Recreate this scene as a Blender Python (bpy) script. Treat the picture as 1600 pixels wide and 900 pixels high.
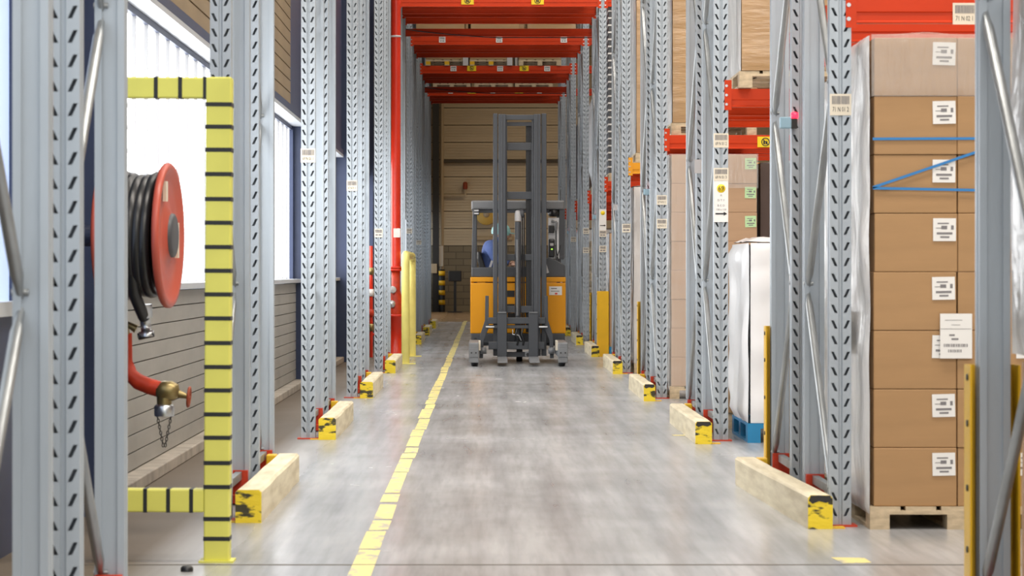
import bpy, math, random
from mathutils import Vector, Matrix, noise as mnoise

random.seed(7)
scn = bpy.context.scene
for o in list(bpy.data.objects):
    bpy.data.objects.remove(o)
COL = scn.collection
R = math.radians

# ------------------------------------------------------------------ camera
FPX = 4300.0            # focal length in pixels of the 1600 px frame
HC = 1.18               # camera height
cam_d = bpy.data.cameras.new('camera')
cam = bpy.data.objects.new('camera', cam_d)
COL.objects.link(cam)
cam.location = (0, 0, HC)
cam.rotation_euler = (R(90), 0, 0)
cam_d.sensor_width = 36
cam_d.lens = FPX / 1600 * 36
cam_d.shift_x = (800 - 759) / 1600
cam_d.shift_y = -(450 - 426) / 1600
cam_d.clip_end = 300
cam_d.clip_start = 0.1
cam_d.dof.use_dof = True
cam_d.dof.focus_distance = 27
cam_d.dof.aperture_fstop = 9.0
scn.camera = cam

# ------------------------------------------------------------------ world and light
world = bpy.data.worlds.new('overcast')
scn.world = world
world.use_nodes = True
bg = world.node_tree.nodes['Background']
bg.inputs[0].default_value = (0.86, 0.93, 1.0, 1)
bg.inputs[1].default_value = 0.95
scn.view_settings.view_transform = 'Standard'
scn.view_settings.look = 'None'
scn.view_settings.gamma = 1
scn.view_settings.use_curve_mapping = False
scn.view_settings.exposure = 0.42
scn.cycles.max_bounces = 6; scn.cycles.diffuse_bounces = 3; scn.cycles.glossy_bounces = 3; scn.cycles.transparent_max_bounces = 8
scn.cycles.caustics_reflective = False; scn.cycles.caustics_refractive = False

PITCH = 6.5
D = [6.3 + PITCH * k for k in range(9)]      # front face of each rack row
RD = 2.7                                     # depth of a double row
CEIL = 8.6
def lamp(name, loc, sx, sy, energy, col):
    l = bpy.data.lights.new(name, 'AREA')
    l.shape = 'RECTANGLE'; l.size = sx; l.size_y = sy
    l.energy = energy; l.color = col
    o = bpy.data.objects.new(name, l); COL.objects.link(o)
    o.location = loc
    return o
WARM = (1.0, 0.93, 0.84)
for k in range(0, 10):
    yc = 6.3 + PITCH * k - 1.9
    e = [480, 460, 370, 320, 340, 230, 105, 85, 75, 75][k]
    lamp('aisle_lamp', (2.2, yc, CEIL - 0.35), 8.0, 1.2, e, WARM)
lamp('aisle_lamp', (3.0, 74.0, CEIL - 0.35), 7.0, 4.0, 260, (1.0, 0.80, 0.55))
lamp('aisle_lamp', (2.0, -5.0, CEIL - 0.35), 8.0, 4.0, 1000, (1.0, 0.96, 0.9))

# ------------------------------------------------------------------ materials
def newmat(name):
    m = bpy.data.materials.new(name); m.use_nodes = True
    nt = m.node_tree
    return m, nt, nt.nodes['Principled BSDF']
def mat(name, col, rough=0.5, metal=0.0, var=0.0, scale=8.0, stretch=(1, 1, 1), bump=0.0, bscale=None,
        col2=None, coat=0.0, alpha=1.0, emit=None, estr=0.0, detail=4.0, contrast=(0.35, 0.65), rvar=0.0, spec=0.5):
    m, nt, b = newmat(name)
    N, L = nt.nodes, nt.links
    b.inputs['Base Color'].default_value = (*col, 1)
    b.inputs['Roughness'].default_value = rough
    b.inputs['Metallic'].default_value = metal
    b.inputs['Specular IOR Level'].default_value = spec
    b.inputs['Coat Weight'].default_value = coat
    b.inputs['Coat Roughness'].default_value = 0.12
    b.inputs['Alpha'].default_value = alpha
    if emit:
        b.inputs['Emission Color'].default_value = (*emit, 1)
        b.inputs['Emission Strength'].default_value = estr
    if var or bump or col2:
        tc = N.new('ShaderNodeTexCoord'); mp = N.new('ShaderNodeMapping')
        mp.inputs['Scale'].default_value = stretch
        L.new(tc.outputs['Object'], mp.inputs[0])
        nz = N.new('ShaderNodeTexNoise'); nz.inputs['Scale'].default_value = scale
        nz.inputs['Detail'].default_value = detail
        L.new(mp.outputs[0], nz.inputs['Vector'])
        if var or col2:
            cr = N.new('ShaderNodeValToRGB')
            cr.color_ramp.elements[0].position = contrast[0]
            cr.color_ramp.elements[1].position = contrast[1]
            c2 = col2 if col2 else tuple(c * (1 - var) for c in col)
            cr.color_ramp.elements[0].color = (*c2, 1)
            cr.color_ramp.elements[1].color = (*col, 1)
            L.new(nz.outputs[0], cr.inputs[0])
            L.new(cr.outputs[0], b.inputs['Base Color'])
        if rvar:
            mr = N.new('ShaderNodeMapRange')
            mr.inputs[3].default_value = rough - rvar; mr.inputs[4].default_value = rough + rvar
            L.new(nz.outputs[0], mr.inputs[0]); L.new(mr.outputs[0], b.inputs['Roughness'])
        if bump:
            nz2 = nz
            if bscale:
                nz2 = N.new('ShaderNodeTexNoise'); nz2.inputs['Scale'].default_value = bscale
                nz2.inputs['Detail'].default_value = 5
                L.new(mp.outputs[0], nz2.inputs['Vector'])
            bp = N.new('ShaderNodeBump'); bp.inputs['Strength'].default_value = bump
            bp.inputs['Distance'].default_value = 0.02
            L.new(nz2.outputs[0], bp.inputs['Height'])
            L.new(bp.outputs[0], b.inputs['Normal'])
            if coat: L.new(bp.outputs[0], b.inputs['Coat Normal'])
    return m

M = {}
M['steel'] = mat('galvanised_steel', (0.47, 0.525, 0.58), 0.42, 0.35, var=0.10, scale=3, stretch=(3, 3, 0.6))
M['brace'] = mat('brace_steel', (0.40, 0.42, 0.43), 0.38, 0.7, var=0.2, scale=6, stretch=(4, 1, 1))
M['red'] = mat('rack_red', (0.64, 0.045, 0.004), 0.42, 0, spec=0.3, var=0.12, scale=3, stretch=(0.6, 3, 3))
M['yelbeam'] = mat('beam_amber', (0.86, 0.36, 0.012), 0.4, 0, var=0.1, scale=3)
M['redpipe'] = mat('pipe_red', (0.72, 0.034, 0.012), 0.3, 0, var=0.12, scale=3)
M['redplate'] = mat('plate_red', (0.66, 0.05, 0.012), 0.5, 0, var=0.3, scale=14)
M['rivet'] = mat('rivet_steel', (0.62, 0.63, 0.64), 0.3, 0.8)
M['yellow'] = mat('guard_yellow', (0.88, 0.52, 0.015), 0.42, 0, var=0.1, scale=5)
M['hoopyel'] = mat('hoop_yellow', (0.92, 0.82, 0.24), 0.42, 0, var=0.12, scale=5)
M['gateyel'] = mat('gate_yellow', (0.80, 0.77, 0.15), 0.45, 0, var=0.1, scale=4)
M['tape'] = mat('black_tape', (0.012, 0.014, 0.015), 0.5)
M['wornyel'] = mat('worn_yellow_end', (0.88, 0.66, 0.03), 0.55, 0, col2=(0.05, 0.045, 0.02), scale=9, stretch=(1, 1, 2.6),
                   contrast=(0.40, 0.46), bump=0.3)
M['timber'] = mat('pale_timber', (0.82, 0.73, 0.53), 0.6, 0, col2=(0.60, 0.51, 0.34), scale=3.2, stretch=(6, 0.7, 6), bump=0.15, contrast=(0.3, 0.62))
M['pallet'] = mat('pallet_wood', (0.68, 0.54, 0.36), 0.7, 0, var=0.32, scale=6, stretch=(2, 1, 5), bump=0.2)
M['bluepallet'] = mat('blue_plastic', (0.02, 0.23, 0.47), 0.4)
M['carton'] = mat('cardboard', (0.45, 0.262, 0.118), 0.62, 0, var=0.10, scale=2.0, stretch=(1, 1, 7), bump=0.05)
M['cartonpale'] = mat('cardboard_pale', (0.53, 0.335, 0.20), 0.6, 0, var=0.08, scale=2.0, stretch=(1, 1, 7), bump=0.05)
M['wrapcard'] = mat('wrapped_cardboard', (0.47, 0.285, 0.13), 0.5, 0, var=0.12, scale=2.6, stretch=(1, 1, 5), bump=0.55, bscale=3.2, coat=1.0)
M['wrapwhite'] = mat('milky_film', (0.86, 0.84, 0.82), 0.3, 0, var=0.14, scale=3.0, stretch=(1, 2, 1.2), bump=0.7, bscale=5, coat=0.6)
M['wrapgrey'] = mat('grey_film', (0.62, 0.58, 0.55), 0.3, 0, var=0.25, scale=2.0, stretch=(2, 2, 0.7), bump=0.6, bscale=5, coat=0.8)
M['darkload'] = mat('dark_brown_load', (0.075, 0.045, 0.035), 0.45, 0, bump=0.3, scale=6)
M['film'] = mat('stretch_film', (0.93, 0.92, 0.90), 0.16, 0, alpha=0.26, bump=1.0, scale=5, stretch=(7, 7, 0.8), coat=0.5)
M['filmside'] = mat('stretch_film_side', (0.97, 0.95, 0.93), 0.35, 0, alpha=0.90, bump=0.7, scale=7, stretch=(1, 2.0, 1.0), coat=0.5)
M['paper'] = mat('white_paper', (0.88, 0.87, 0.85), 0.6)
M['labelcream'] = mat('cream_label', (0.80, 0.73, 0.60), 0.5)
M['greenlabel'] = mat('green_label', (0.56, 0.80, 0.45), 0.6)
M['ink'] = mat('ink', (0.02, 0.02, 0.025), 0.6)
M['greyink'] = mat('grey_ink', (0.22, 0.21, 0.22), 0.6)
M['signyel'] = mat('sign_yellow', (0.92, 0.66, 0.01), 0.4)
M['strap'] = mat('blue_strap', (0.03, 0.22, 0.55), 0.4)
M['kerb'] = mat('kerb_concrete', (0.45, 0.40, 0.34), 0.8, 0, var=0.3, scale=5, bump=0.3)
M['bluepaint'] = mat('blue_paint', (0.036, 0.052, 0.115), 0.42, 0, var=0.12, scale=3)
M['sill'] = mat('sill_grey', (0.60, 0.63, 0.67), 0.35, 0.2)
M['clad'] = mat('grey_cladding', (0.37, 0.355, 0.325), 0.5, 0, var=0.14, scale=1.5, stretch=(1, 1, 4))
M['cladtan'] = mat('tan_cladding', (0.30, 0.215, 0.12), 0.5, 0, var=0.18, scale=1.2, stretch=(1, 1, 4))
M['endclad'] = mat('end_cladding', (0.66, 0.55, 0.39), 0.55, 0, var=0.10, scale=0.9, stretch=(1, 1, 6))
M['joint'] = mat('joint_dark', (0.10, 0.085, 0.065), 0.8)
M['dark'] = mat('dark_steel', (0.025, 0.024, 0.024), 0.5)
M['black'] = mat('black_plastic', (0.014, 0.014, 0.016), 0.35)
M['rubber'] = mat('hose_rubber', (0.016, 0.017, 0.019), 0.32)
M['reelred'] = mat('reel_red', (0.56, 0.10, 0.062), 0.35, 0, var=0.1, scale=3)
M['brass'] = mat('brass', (0.30, 0.23, 0.10), 0.35, 0.8)
M['chrome'] = mat('chrome', (0.55, 0.57, 0.6), 0.3, 1.0)
M['grey'] = mat('mast_grey', (0.070, 0.077, 0.090), 0.42, 0.0, var=0.05, scale=3)
M['greylt'] = mat('leg_grey', (0.25, 0.26, 0.275), 0.45, 0.2, var=0.15, scale=7)
M['greycab'] = mat('cab_grey', (0.075, 0.08, 0.09), 0.45)
M['guardtop'] = mat('guard_top_grey', (0.20, 0.205, 0.215), 0.4)
M['orange'] = mat('truck_orange', (0.88, 0.37, 0.006), 0.4, 0, var=0.04, scale=2, spec=0.35)
M['shirt'] = mat('blue_cloth', (0.12, 0.19, 0.48), 0.8, 0, var=0.25, scale=9, bump=0.3)
M['trouser'] = mat('dark_cloth', (0.03, 0.035, 0.06), 0.8)
M['skin'] = mat('skin', (0.60, 0.36, 0.26), 0.5)
M['cap'] = mat('teal_cap', (0.32, 0.62, 0.62), 0.6)
M['hair'] = mat('hair', (0.03, 0.02, 0.015), 0.6)
M['reelyel'] = mat('reel_yellow', (0.75, 0.50, 0.12), 0.5)
M['pipetan'] = mat('pipe_tan', (0.50, 0.40, 0.27), 0.5)
M['rust'] = mat('rust_red', (0.30, 0.05, 0.015), 0.6)
M['pane'] = mat('polycarbonate_daylit', (0.9, 0.93, 0.95), 0.4, 0, emit=(0.97, 0.985, 1.0), estr=3.3)
M['paneblue'] = mat('blue_tinted_glass_daylit', (0.5, 0.6, 0.8), 0.3, 0, emit=(0.36, 0.47, 0.74), estr=0.75)
M['rib'] = mat('pane_rib', (0.32, 0.32, 0.33), 0.5)
M['ceil'] = mat('ceiling_white', (0.62, 0.60, 0.56), 0.7)
M['led'] = mat('red_led', (0.8, 0.01, 0.03), 0.3, emit=(1, 0.02, 0.05), estr=2.5)
M['ledgreen'] = mat('green_led', (0.2, 0.8, 0.05), 0.3, emit=(0.4, 1, 0.05), estr=2.0)
M['sensor'] = mat('sensor_blue', (0.35, 0.55, 0.68), 0.4)
M['greyblank'] = mat('grey_plate', (0.60, 0.59, 0.60), 0.5)
M['clear'] = mat('milky_sheet', (0.85, 0.85, 0.87), 0.3)

def floor_material():
    m, nt, b = newmat('polished_concrete')
    N, L = nt.nodes, nt.links
    tc = N.new('ShaderNodeTexCoord')
    def noise(scale, st, detail=5):
        mp = N.new('ShaderNodeMapping'); mp.inputs['Scale'].default_value = st
        L.new(tc.outputs['Object'], mp.inputs[0])
        n = N.new('ShaderNodeTexNoise'); n.inputs['Scale'].default_value = scale; n.inputs['Detail'].default_value = detail
        L.new(mp.outputs[0], n.inputs['Vector']); return n
    def ramp(n, p0, c0, p1, c1):
        r = N.new('ShaderNodeValToRGB'); e = r.color_ramp.elements
        e[0].position, e[0].color, e[1].position, e[1].color = p0, (*c0, 1), p1, (*c1, 1)
        L.new(n.outputs[0], r.inputs[0]); return r
    def mix(a, bb, f, mode='MULTIPLY'):
        x = N.new('ShaderNodeMix'); x.data_type = 'RGBA'; x.blend_type = mode
        if isinstance(f, float): x.inputs[0].default_value = f
        else: L.new(f, x.inputs[0])
        L.new(a, x.inputs[6]); L.new(bb, x.inputs[7]); return x.outputs[2]
    n1 = noise(0.9, (1, 0.35, 1)); base = ramp(n1, 0.3, (0.405, 0.413, 0.428), 0.7, (0.535, 0.545, 0.56))
    n2 = noise(7.0, (1.0, 0.035, 1), 6); streak = ramp(n2, 0.34, (0.66, 0.66, 0.67), 0.60, (1, 1, 1))
    n3 = noise(26.0, (1.0, 0.06, 1), 4); fine = ramp(n3, 0.32, (0.80, 0.80, 0.80), 0.55, (1, 1, 1))
    n4 = noise(1.6, (1, 0.5, 1), 4); blot = ramp(n4, 0.22, (0.80, 0.78, 0.75), 0.62, (1, 1, 1))
    c = mix(base.outputs[0], streak.outputs[0], 0.85)
    c = mix(c, fine.outputs[0], 0.6)
    c = mix(c, blot.outputs[0], 0.6)
    # dirt by the wall, and a flat brown tone beyond the last rack row
    sep = N.new('ShaderNodeSeparateXYZ'); L.new(tc.outputs['Object'], sep.inputs[0])
    mr = N.new('ShaderNodeMapRange'); mr.inputs[1].default_value = -1.05; mr.inputs[2].default_value = -1.45
    L.new(sep.outputs[0], mr.inputs[0])
    brown = N.new('ShaderNodeRGB'); brown.outputs[0].default_value = (0.125, 0.095, 0.066, 1)
    c = mix(c, brown.outputs[0], mr.outputs[0], 'MIX')
    gt = N.new('ShaderNodeMath'); gt.operation = 'GREATER_THAN'; gt.inputs[1].default_value = 66.0
    L.new(sep.outputs[1], gt.inputs[0])
    br2 = N.new('ShaderNodeRGB'); br2.outputs[0].default_value = (0.34, 0.22, 0.115, 1)
    c = mix(c, br2.outputs[0], gt.outputs[0], 'MIX')
    L.new(c, b.inputs['Base Color'])
    mr2 = N.new('ShaderNodeMapRange'); mr2.inputs[3].default_value = 0.13; mr2.inputs[4].default_value = 0.34
    L.new(n4.outputs[0], mr2.inputs[0])
    ad = N.new('ShaderNodeMath'); ad.operation = 'MULTIPLY_ADD'; ad.inputs[1].default_value = 0.4      # dusty strip by the wall is dull
    L.new(mr.outputs[0], ad.inputs[0]); L.new(mr2.outputs[0], ad.inputs[2]); L.new(ad.outputs[0], b.inputs['Roughness'])
    bp = N.new('ShaderNodeBump'); bp.inputs['Strength'].default_value = 0.06; bp.inputs['Distance'].default_value = 0.01
    L.new(n4.outputs[0], bp.inputs['Height']); L.new(bp.outputs[0], b.inputs['Normal'])
    return m
M['floor'] = floor_material()

def line_material():
    m, nt, b = newmat('worn_line_paint')
    N, L = nt.nodes, nt.links
    tc = N.new('ShaderNodeTexCoord'); mp = N.new('ShaderNodeMapping'); mp.inputs['Scale'].default_value = (2, 1, 1)
    L.new(tc.outputs['Object'], mp.inputs[0])
    n = N.new('ShaderNodeTexNoise'); n.inputs['Scale'].default_value = 7; n.inputs['Detail'].default_value = 8
    L.new(mp.outputs[0], n.inputs[0])
    r = N.new('ShaderNodeValToRGB'); e = r.color_ramp.elements
    e[0].position, e[0].color = 0.36, (0.42, 0.40, 0.33, 1); e[1].position, e[1].color = 0.47, (0.84, 0.72, 0.26, 1)
    L.new(n.outputs[0], r.inputs[0]); L.new(r.outputs[0], b.inputs['Base Color'])
    b.inputs['Roughness'].default_value = 0.4
    return m
M['line'] = line_material()

def block_material():
    m, nt, b = newmat('end_blockwork')
    N, L = nt.nodes, nt.links
    tc = N.new('ShaderNodeTexCoord'); mp = N.new('ShaderNodeMapping'); mp.inputs['Rotation'].default_value = (R(90), 0, 0)
    L.new(tc.outputs['Object'], mp.inputs[0])
    t = N.new('ShaderNodeTexBrick'); t.inputs['Scale'].default_value = 1
    t.inputs['Brick Width'].default_value = 0.45; t.inputs['Row Height'].default_value = 0.2; t.inputs['Mortar Size'].default_value = 0.012
    t.inputs['Color1'].default_value = (0.26, 0.22, 0.15, 1); t.inputs['Color2'].default_value = (0.21, 0.175, 0.12, 1)
    t.inputs['Mortar'].default_value = (0.13, 0.11, 0.08, 1)
    L.new(mp.outputs[0], t.inputs[0]); L.new(t.outputs[0], b.inputs['Base Color'])
    b.inputs['Roughness'].default_value = 0.8
    return m
M['block'] = block_material()

# ------------------------------------------------------------------ mesh helpers
class MB:
    def __init__(s): s.v = []; s.f = []; s.sm = []
    def add(s, vs, fs, smooth=False):
        n = len(s.v); s.v += [tuple(v) for v in vs]
        s.f += [tuple(i + n for i in f) for f in fs]; s.sm += [smooth] * len(fs); return s
    def box(s, x0, x1, y0, y1, z0, z1):
        return s.add([(x0, y0, z0), (x1, y0, z0), (x1, y1, z0), (x0, y1, z0), (x0, y0, z1), (x1, y0, z1), (x1, y1, z1), (x0, y1, z1)],
                     [(0, 3, 2, 1), (4, 5, 6, 7), (0, 1, 5, 4), (1, 2, 6, 5), (2, 3, 7, 6), (3, 0, 4, 7)])
    def quad(s, a, b, c, d): return s.add([a, b, c, d], [(0, 1, 2, 3)])
    def bar(s, p, q, w, h, up=(1, 0, 0)):
        p, q = Vector(p), Vector(q); d = (q - p).normalized(); u = Vector(up)
        u = (u - d * u.dot(d)).normalized(); t = d.cross(u)
        vs = []
        for e in (p, q):
            for a, b in ((-1, -1), (1, -1), (1, 1), (-1, 1)): vs.append(e + u * a * w / 2 + t * b * h / 2)
        return s.add(vs, [(3, 2, 1, 0), (4, 5, 6, 7), (0, 1, 5, 4), (1, 2, 6, 5), (2, 3, 7, 6), (3, 0, 4, 7)])
    def tube(s, pts, r, n=10, caps=True, closed=False):
        pts = [Vector(p) for p in pts]; rr = r if isinstance(r, (list, tuple)) else [r] * len(pts)
        m = len(pts); prev = None; rings = []
        for i, p in enumerate(pts):
            if closed: d = pts[(i + 1) % m] - pts[i - 1]
            else: d = pts[min(i + 1, m - 1)] - pts[max(i - 1, 0)]
            d.normalize()
            if prev is None:
                a = Vector((0, 0, 1)) if abs(d.z) < 0.9 else Vector((1, 0, 0))
                u = d.cross(a).normalized()
            else: u = (prev - d * prev.dot(d)).normalized()
            prev = u; t = d.cross(u)
            rings.append([p + (u * math.cos(2 * math.pi * k / n) + t * math.sin(2 * math.pi * k / n)) * rr[i] for k in range(n)])
        vs = [v for ring in rings for v in ring]; fs = []
        for i in range(m if closed else m - 1):
            j = (i + 1) % m
            for k in range(n): fs.append((i * n + k, i * n + (k + 1) % n, j * n + (k + 1) % n, j * n + k))
        s.add(vs, fs, True)
        if caps and not closed:
            s.add(rings[0], [tuple(range(n - 1, -1, -1))]); s.add(rings[-1], [tuple(range(n))])
        return s
    def cyl(s, p, q, r, n=16): return s.tube([p, q], r, n)
    def lathe(s, prof, n=32, axis='z', c=(0, 0, 0)):
        vs = []
        for r, h in prof:
            for k in range(n):
                a = 2 * math.pi * k / n; x, y = r * math.cos(a), r * math.sin(a)
                v = {'z': (x, y, h), 'x': (h, x, y), 'y': (x, h, y)}[axis]
                vs.append((v[0] + c[0], v[1] + c[1], v[2] + c[2]))
        fs = []
        for i in range(len(prof) - 1):
            for k in range(n): fs.append((i * n + k, i * n + (k + 1) % n, (i + 1) * n + (k + 1) % n, (i + 1) * n + k))
        return s.add(vs, fs, True)
    def prism(s, poly, y0, y1, plane='xz'):
        n = len(poly)
        def P(a, b, c): return {'xz': (a, c, b), 'yz': (c, a, b), 'xy': (a, b, c)}[plane]
        vs = [P(a, b, y0) for a, b in poly] + [P(a, b, y1) for a, b in poly]
        fs = [tuple(range(n)), tuple(range(2 * n - 1, n - 1, -1))] + [(i, n + i, n + (i + 1) % n, (i + 1) % n) for i in range(n)]
        return s.add(vs, fs)
    def mesh(s, name):
        me = bpy.data.meshes.new(name); me.from_pydata(s.v, [], s.f)
        me.polygons.foreach_set('use_smooth', s.sm); me.update(); return me
    def build(s, name, m, parent=None, loc=None, rot=None, bevel=0, seg=2):
        return place(name, s.mesh(name), m, parent, loc, rot, bevel, seg)

def place(name, me, m, parent=None, loc=None, rot=None, bevel=0, seg=2):
    o = bpy.data.objects.new(name, me)
    mm = M[m] if isinstance(m, str) else m
    if mm and len(me.materials) == 0: me.materials.append(mm)
    COL.objects.link(o)
    if parent: o.parent = parent
    if loc: o.location = loc
    if rot: o.rotation_euler = rot
    if bevel:
        b = o.modifiers.new('bevel', 'BEVEL'); b.width = bevel; b.segments = seg; b.limit_method = 'ANGLE'; b.angle_limit = R(50)
    return o
def empty(name, loc=(0, 0, 0), rz=0):
    o = bpy.data.objects.new(name, None); o.empty_display_size = 0.1
    COL.objects.link(o); o.location = loc; o.rotation_euler = (0, 0, rz); return o
def tag(o, label, cat, group=None, kind=None):
    o['label'] = label; o['category'] = cat
    if group: o['group'] = group
    if kind: o['kind'] = kind
    return o
def struct(o, label=None):
    o['kind'] = 'structure'
    if label: o['label'] = label
    return o
TEXT = {}
def text(s, size, m, parent, loc, rot=(R(90), 0, 0), align='CENTER', name='lettering'):
    key = (s, size, align, m)
    if key not in TEXT:
        c = bpy.data.curves.new(name, 'FONT'); c.body = s; c.size = size
        c.align_x = align; c.align_y = 'CENTER'; c.resolution_u = 2; c.extrude = 0.0004
        t = bpy.data.objects.new(name, c); COL.objects.link(t)
        dg = bpy.context.evaluated_depsgraph_get()
        me = bpy.data.meshes.new_from_object(t.evaluated_get(dg)); me.name = name
        bpy.data.objects.remove(t); bpy.data.curves.remove(c)
        me.materials.clear(); me.materials.append(M[m]); TEXT[key] = me
    return place(name, TEXT[key], None, parent, loc, rot)
ORD = ['nearest', 'second', 'third', 'fourth', 'fifth', 'sixth', 'seventh', 'eighth', 'ninth']
NUM = ['73', '71', '69', '67', '65', '63', '61', '59', '57']     # row numbers posted on the uprights

# ------------------------------------------------------------------ room shell
XW, XR, YE, YB = -2.0, 12.5, 83.0, -16.0
f = MB(); f.box(XW - 0.4, XR, YB, YE + 0.4, -0.2, 0)
floor = struct(f.build('floor', 'floor'), 'polished grey concrete warehouse floor')
# saw-cut joint across the floor, 11 m out (a thin dark filler strip)
MB().box(-1.9, 4.0, 11.10, 11.125, 0, 0.0012).build('joint_filler', 'joint', floor)
MB().box(-1.9, 4.0, 41.9, 41.93, 0, 0.0012).build('joint_filler', 'joint', floor)
struct(MB().box(XW - 0.4, XR, YB, YE + 0.4, CEIL, CEIL + 0.2).build('ceiling', 'ceil'), 'pale warehouse ceiling above the racks')
struct(MB().box(XR, XR + 0.2, YB, YE + 0.4, 0, CEIL).build('wall_right', 'endclad'), 'far right warehouse wall behind the racks')

# worn yellow line: a chain of painted pieces
y = 10.2
random.seed(11)
while y < 66:
    L = random.choice([0.5, 0.8, 1.1, 1.5]) * (1 if y < 30 else 1.5)
    w = 0.044 + random.uniform(-0.004, 0.003)
    xo = -0.497 + random.uniform(-0.006, 0.006)
    MB().add([(xo - w, y, 0.0011), (xo + w, y + random.uniform(-.02, .02), 0.0011), (xo + w + random.uniform(-.004, .004), y + L, 0.0011),
              (xo - w, y + L + random.uniform(-.03, .03), 0.0011)], [(0, 1, 2, 3)]).build('painted_line', 'line', floor)
    y += L + random.choice([0.05, 0.09, 0.16])
MB().add([(1.45, 11.16, .001), (1.57, 11.19, .001), (1.565, 11.38, .001), (1.43, 11.40, .001)], [(0, 1, 2, 3)]).build('painted_patch', 'line', floor)
MB().add([(1.36, 19.9, .001), (1.5, 19.9, .001), (1.49, 20.02, .001), (1.35, 20.0, .001)], [(0, 1, 2, 3)]).build('painted_patch', 'line', floor)

# left wall: lower planks, windows, soffit, upper planks
wl = struct(MB().box(XW - 0.35, XW - 0.06, YB, YE, 0, 1.04).box(XW - 0.35, XW + 0.05, YB, YE, 2.74, CEIL).build('wall_left', 'joint'),
            'left outer wall with grey plank cladding below and tan planks above the windows')
me_low = MB().box(-0.06, 0.025, 13.4, 64, 0.003, 0.096).mesh('plank')
for i in range(10):
    o = place('plank', me_low, 'clad', wl, (XW, 0, 0.075 + i * 0.0995))
me_up = MB().box(0.05, 0.11, 0, 5.4, 0.006, 0.112).mesh('plank')
for c in range(-1, 4):
    for i in range(12): place('plank', me_up, 'cladtan', wl, (XW, 13.58 + 7.67 * c, 2.80 + i * 0.118))
    MB().box(XW + 0.05, XW + 0.10, 18.99 + 7.67 * c, 21.2 + 7.67 * c, 2.80, CEIL).build('filler_panel', 'bluepaint', wl)
MB().box(XW + 0.05, XW + 0.125, 4, 64, 2.735, 2.80).build('edge_strip', 'bluepaint', wl)
struct(MB().box(XW - 0.03, XW + 0.13, 13.4, 83, 0, 0.07).build('baseboard_left', 'kerb', bevel=0.008), 'rough concrete kerb along the foot of the left wall')
struct(MB().box(XW - 0.12, XW + 0.08, 13.4, 64, 1.075, 1.115).build('trim_1', 'sill', bevel=0.005), 'light grey metal window sill along the left wall')
struct(MB().box(XW - 0.12, XW + 0.124, 4, 64, 2.70, 2.735).build('trim_2', 'sill'), 'light grey soffit over the windows of the left wall')
COLY = [13.3 + 7.67 * i for i in range(7)]
for i, yc in enumerate(COLY):
    # I-section column standing against the wall
    m = MB()
    m.box(XW - 0.10, XW + 0.20, yc, yc + 0.018, 0, CEIL)
    m.box(XW - 0.10, XW + 0.20, yc + 0.262, yc + 0.28, 0, CEIL)
    m.box(XW + 0.02, XW + 0.035, yc + 0.018, yc + 0.262, 0, CEIL)
    o = m.build('steel_column', 'bluepaint')
    tag(o, f'dark blue steel column on the left wall, {ORD[i]} from the camera', 'column', 'blue wall columns')
win_spans = [(13.62 + 7.67 * i, 20.93 + 7.67 * i) for i in range(4)]
for i, (a, b) in enumerate(win_spans):
    w = struct(empty(f'window_{i+1}', (XW, a, 0)), f'white daylit ribbed window, {ORD[i]} along the left wall')
    n = 13; st = (b - a) / n
    me_p = MB().box(-0.055, -0.04, 0.006, st - 0.006, 1.12, 2.70).mesh('pane')
    me_r = MB().box(-0.058, -0.017, -0.007, 0.007, 1.12, 2.66).mesh('mullion')
    for k in range(n):
        place('pane', me_p, 'pane', w, (0, k * st, 0))
        if k: place('mullion', me_r, 'rib', w, (0, k * st, 0))
    MB().box(-0.06, 0.0, 0, 0.05, 1.115, 2.70).box(-0.06, 0, b - a - 0.05, b - a, 1.115, 2.70).box(-0.06, -0.01, 0.05, b - a - 0.05, 2.66, 2.70).build('window_frame', 'bluepaint', w)
# blue door with a tinted pane at the left edge
d1 = struct(empty('door_1', (XW, 9.6, 0)), 'blue steel door with a tall tinted pane at the left edge')
MB().box(-0.06, 0.0, 0, 3.66, 0, 1.02).build('door_panel', 'bluepaint', d1)
MB().box(-0.05, -0.03, 0.3, 2.12, 1.06, 2.70).build('pane', 'paneblue', d1)
MB().box(-0.06, 0.0, 0, 0.3, 1.02, 2.74).box(-0.06, 0.0, 2.12, 3.66, 1.02, 2.74).build('door_frame', 'bluepaint', d1)
MB().box(-0.06, 0.04, 0.2, 3.66, 1.0, 1.06).build('door_ledge', 'sill', d1)

# end wall
we = struct(MB().box(XW - 0.4, XR, YE + 0.12, YE + 0.4, 0, CEIL).build('wall_back', 'joint'), 'tan far end wall of panels over darker blockwork')
MB().box(XW - 0.4, XR, YE, YE + 0.12, 0, 1.98).build('blockwork', 'block', we)
pm = MB()
pm.v = []
def ribbed_panel(w, h):
    m = MB(); n = 6; st = (h - 0.02) / n
    for k in range(n): m.box(0, w - 0.012, 0.03, 0.12, k * st + 0.006, (k + 1) * st - 0.006)
    m.box(0, w - 0.012, 0.045, 0.12, 0, h - 0.02); return m.mesh('panel')
me_pan = ribbed_panel(4.8, 0.52)
for r in range(13):
    for c in range(3):
        place('panel', me_pan, 'endclad', we, (XW - 0.3 + c * 4.8, YE, 2.0 + r * 0.52))
def wx(px, d): return (px - 759) / FPX * d
def wz(py, d): return HC + (426 - py) / FPX * d
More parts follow.
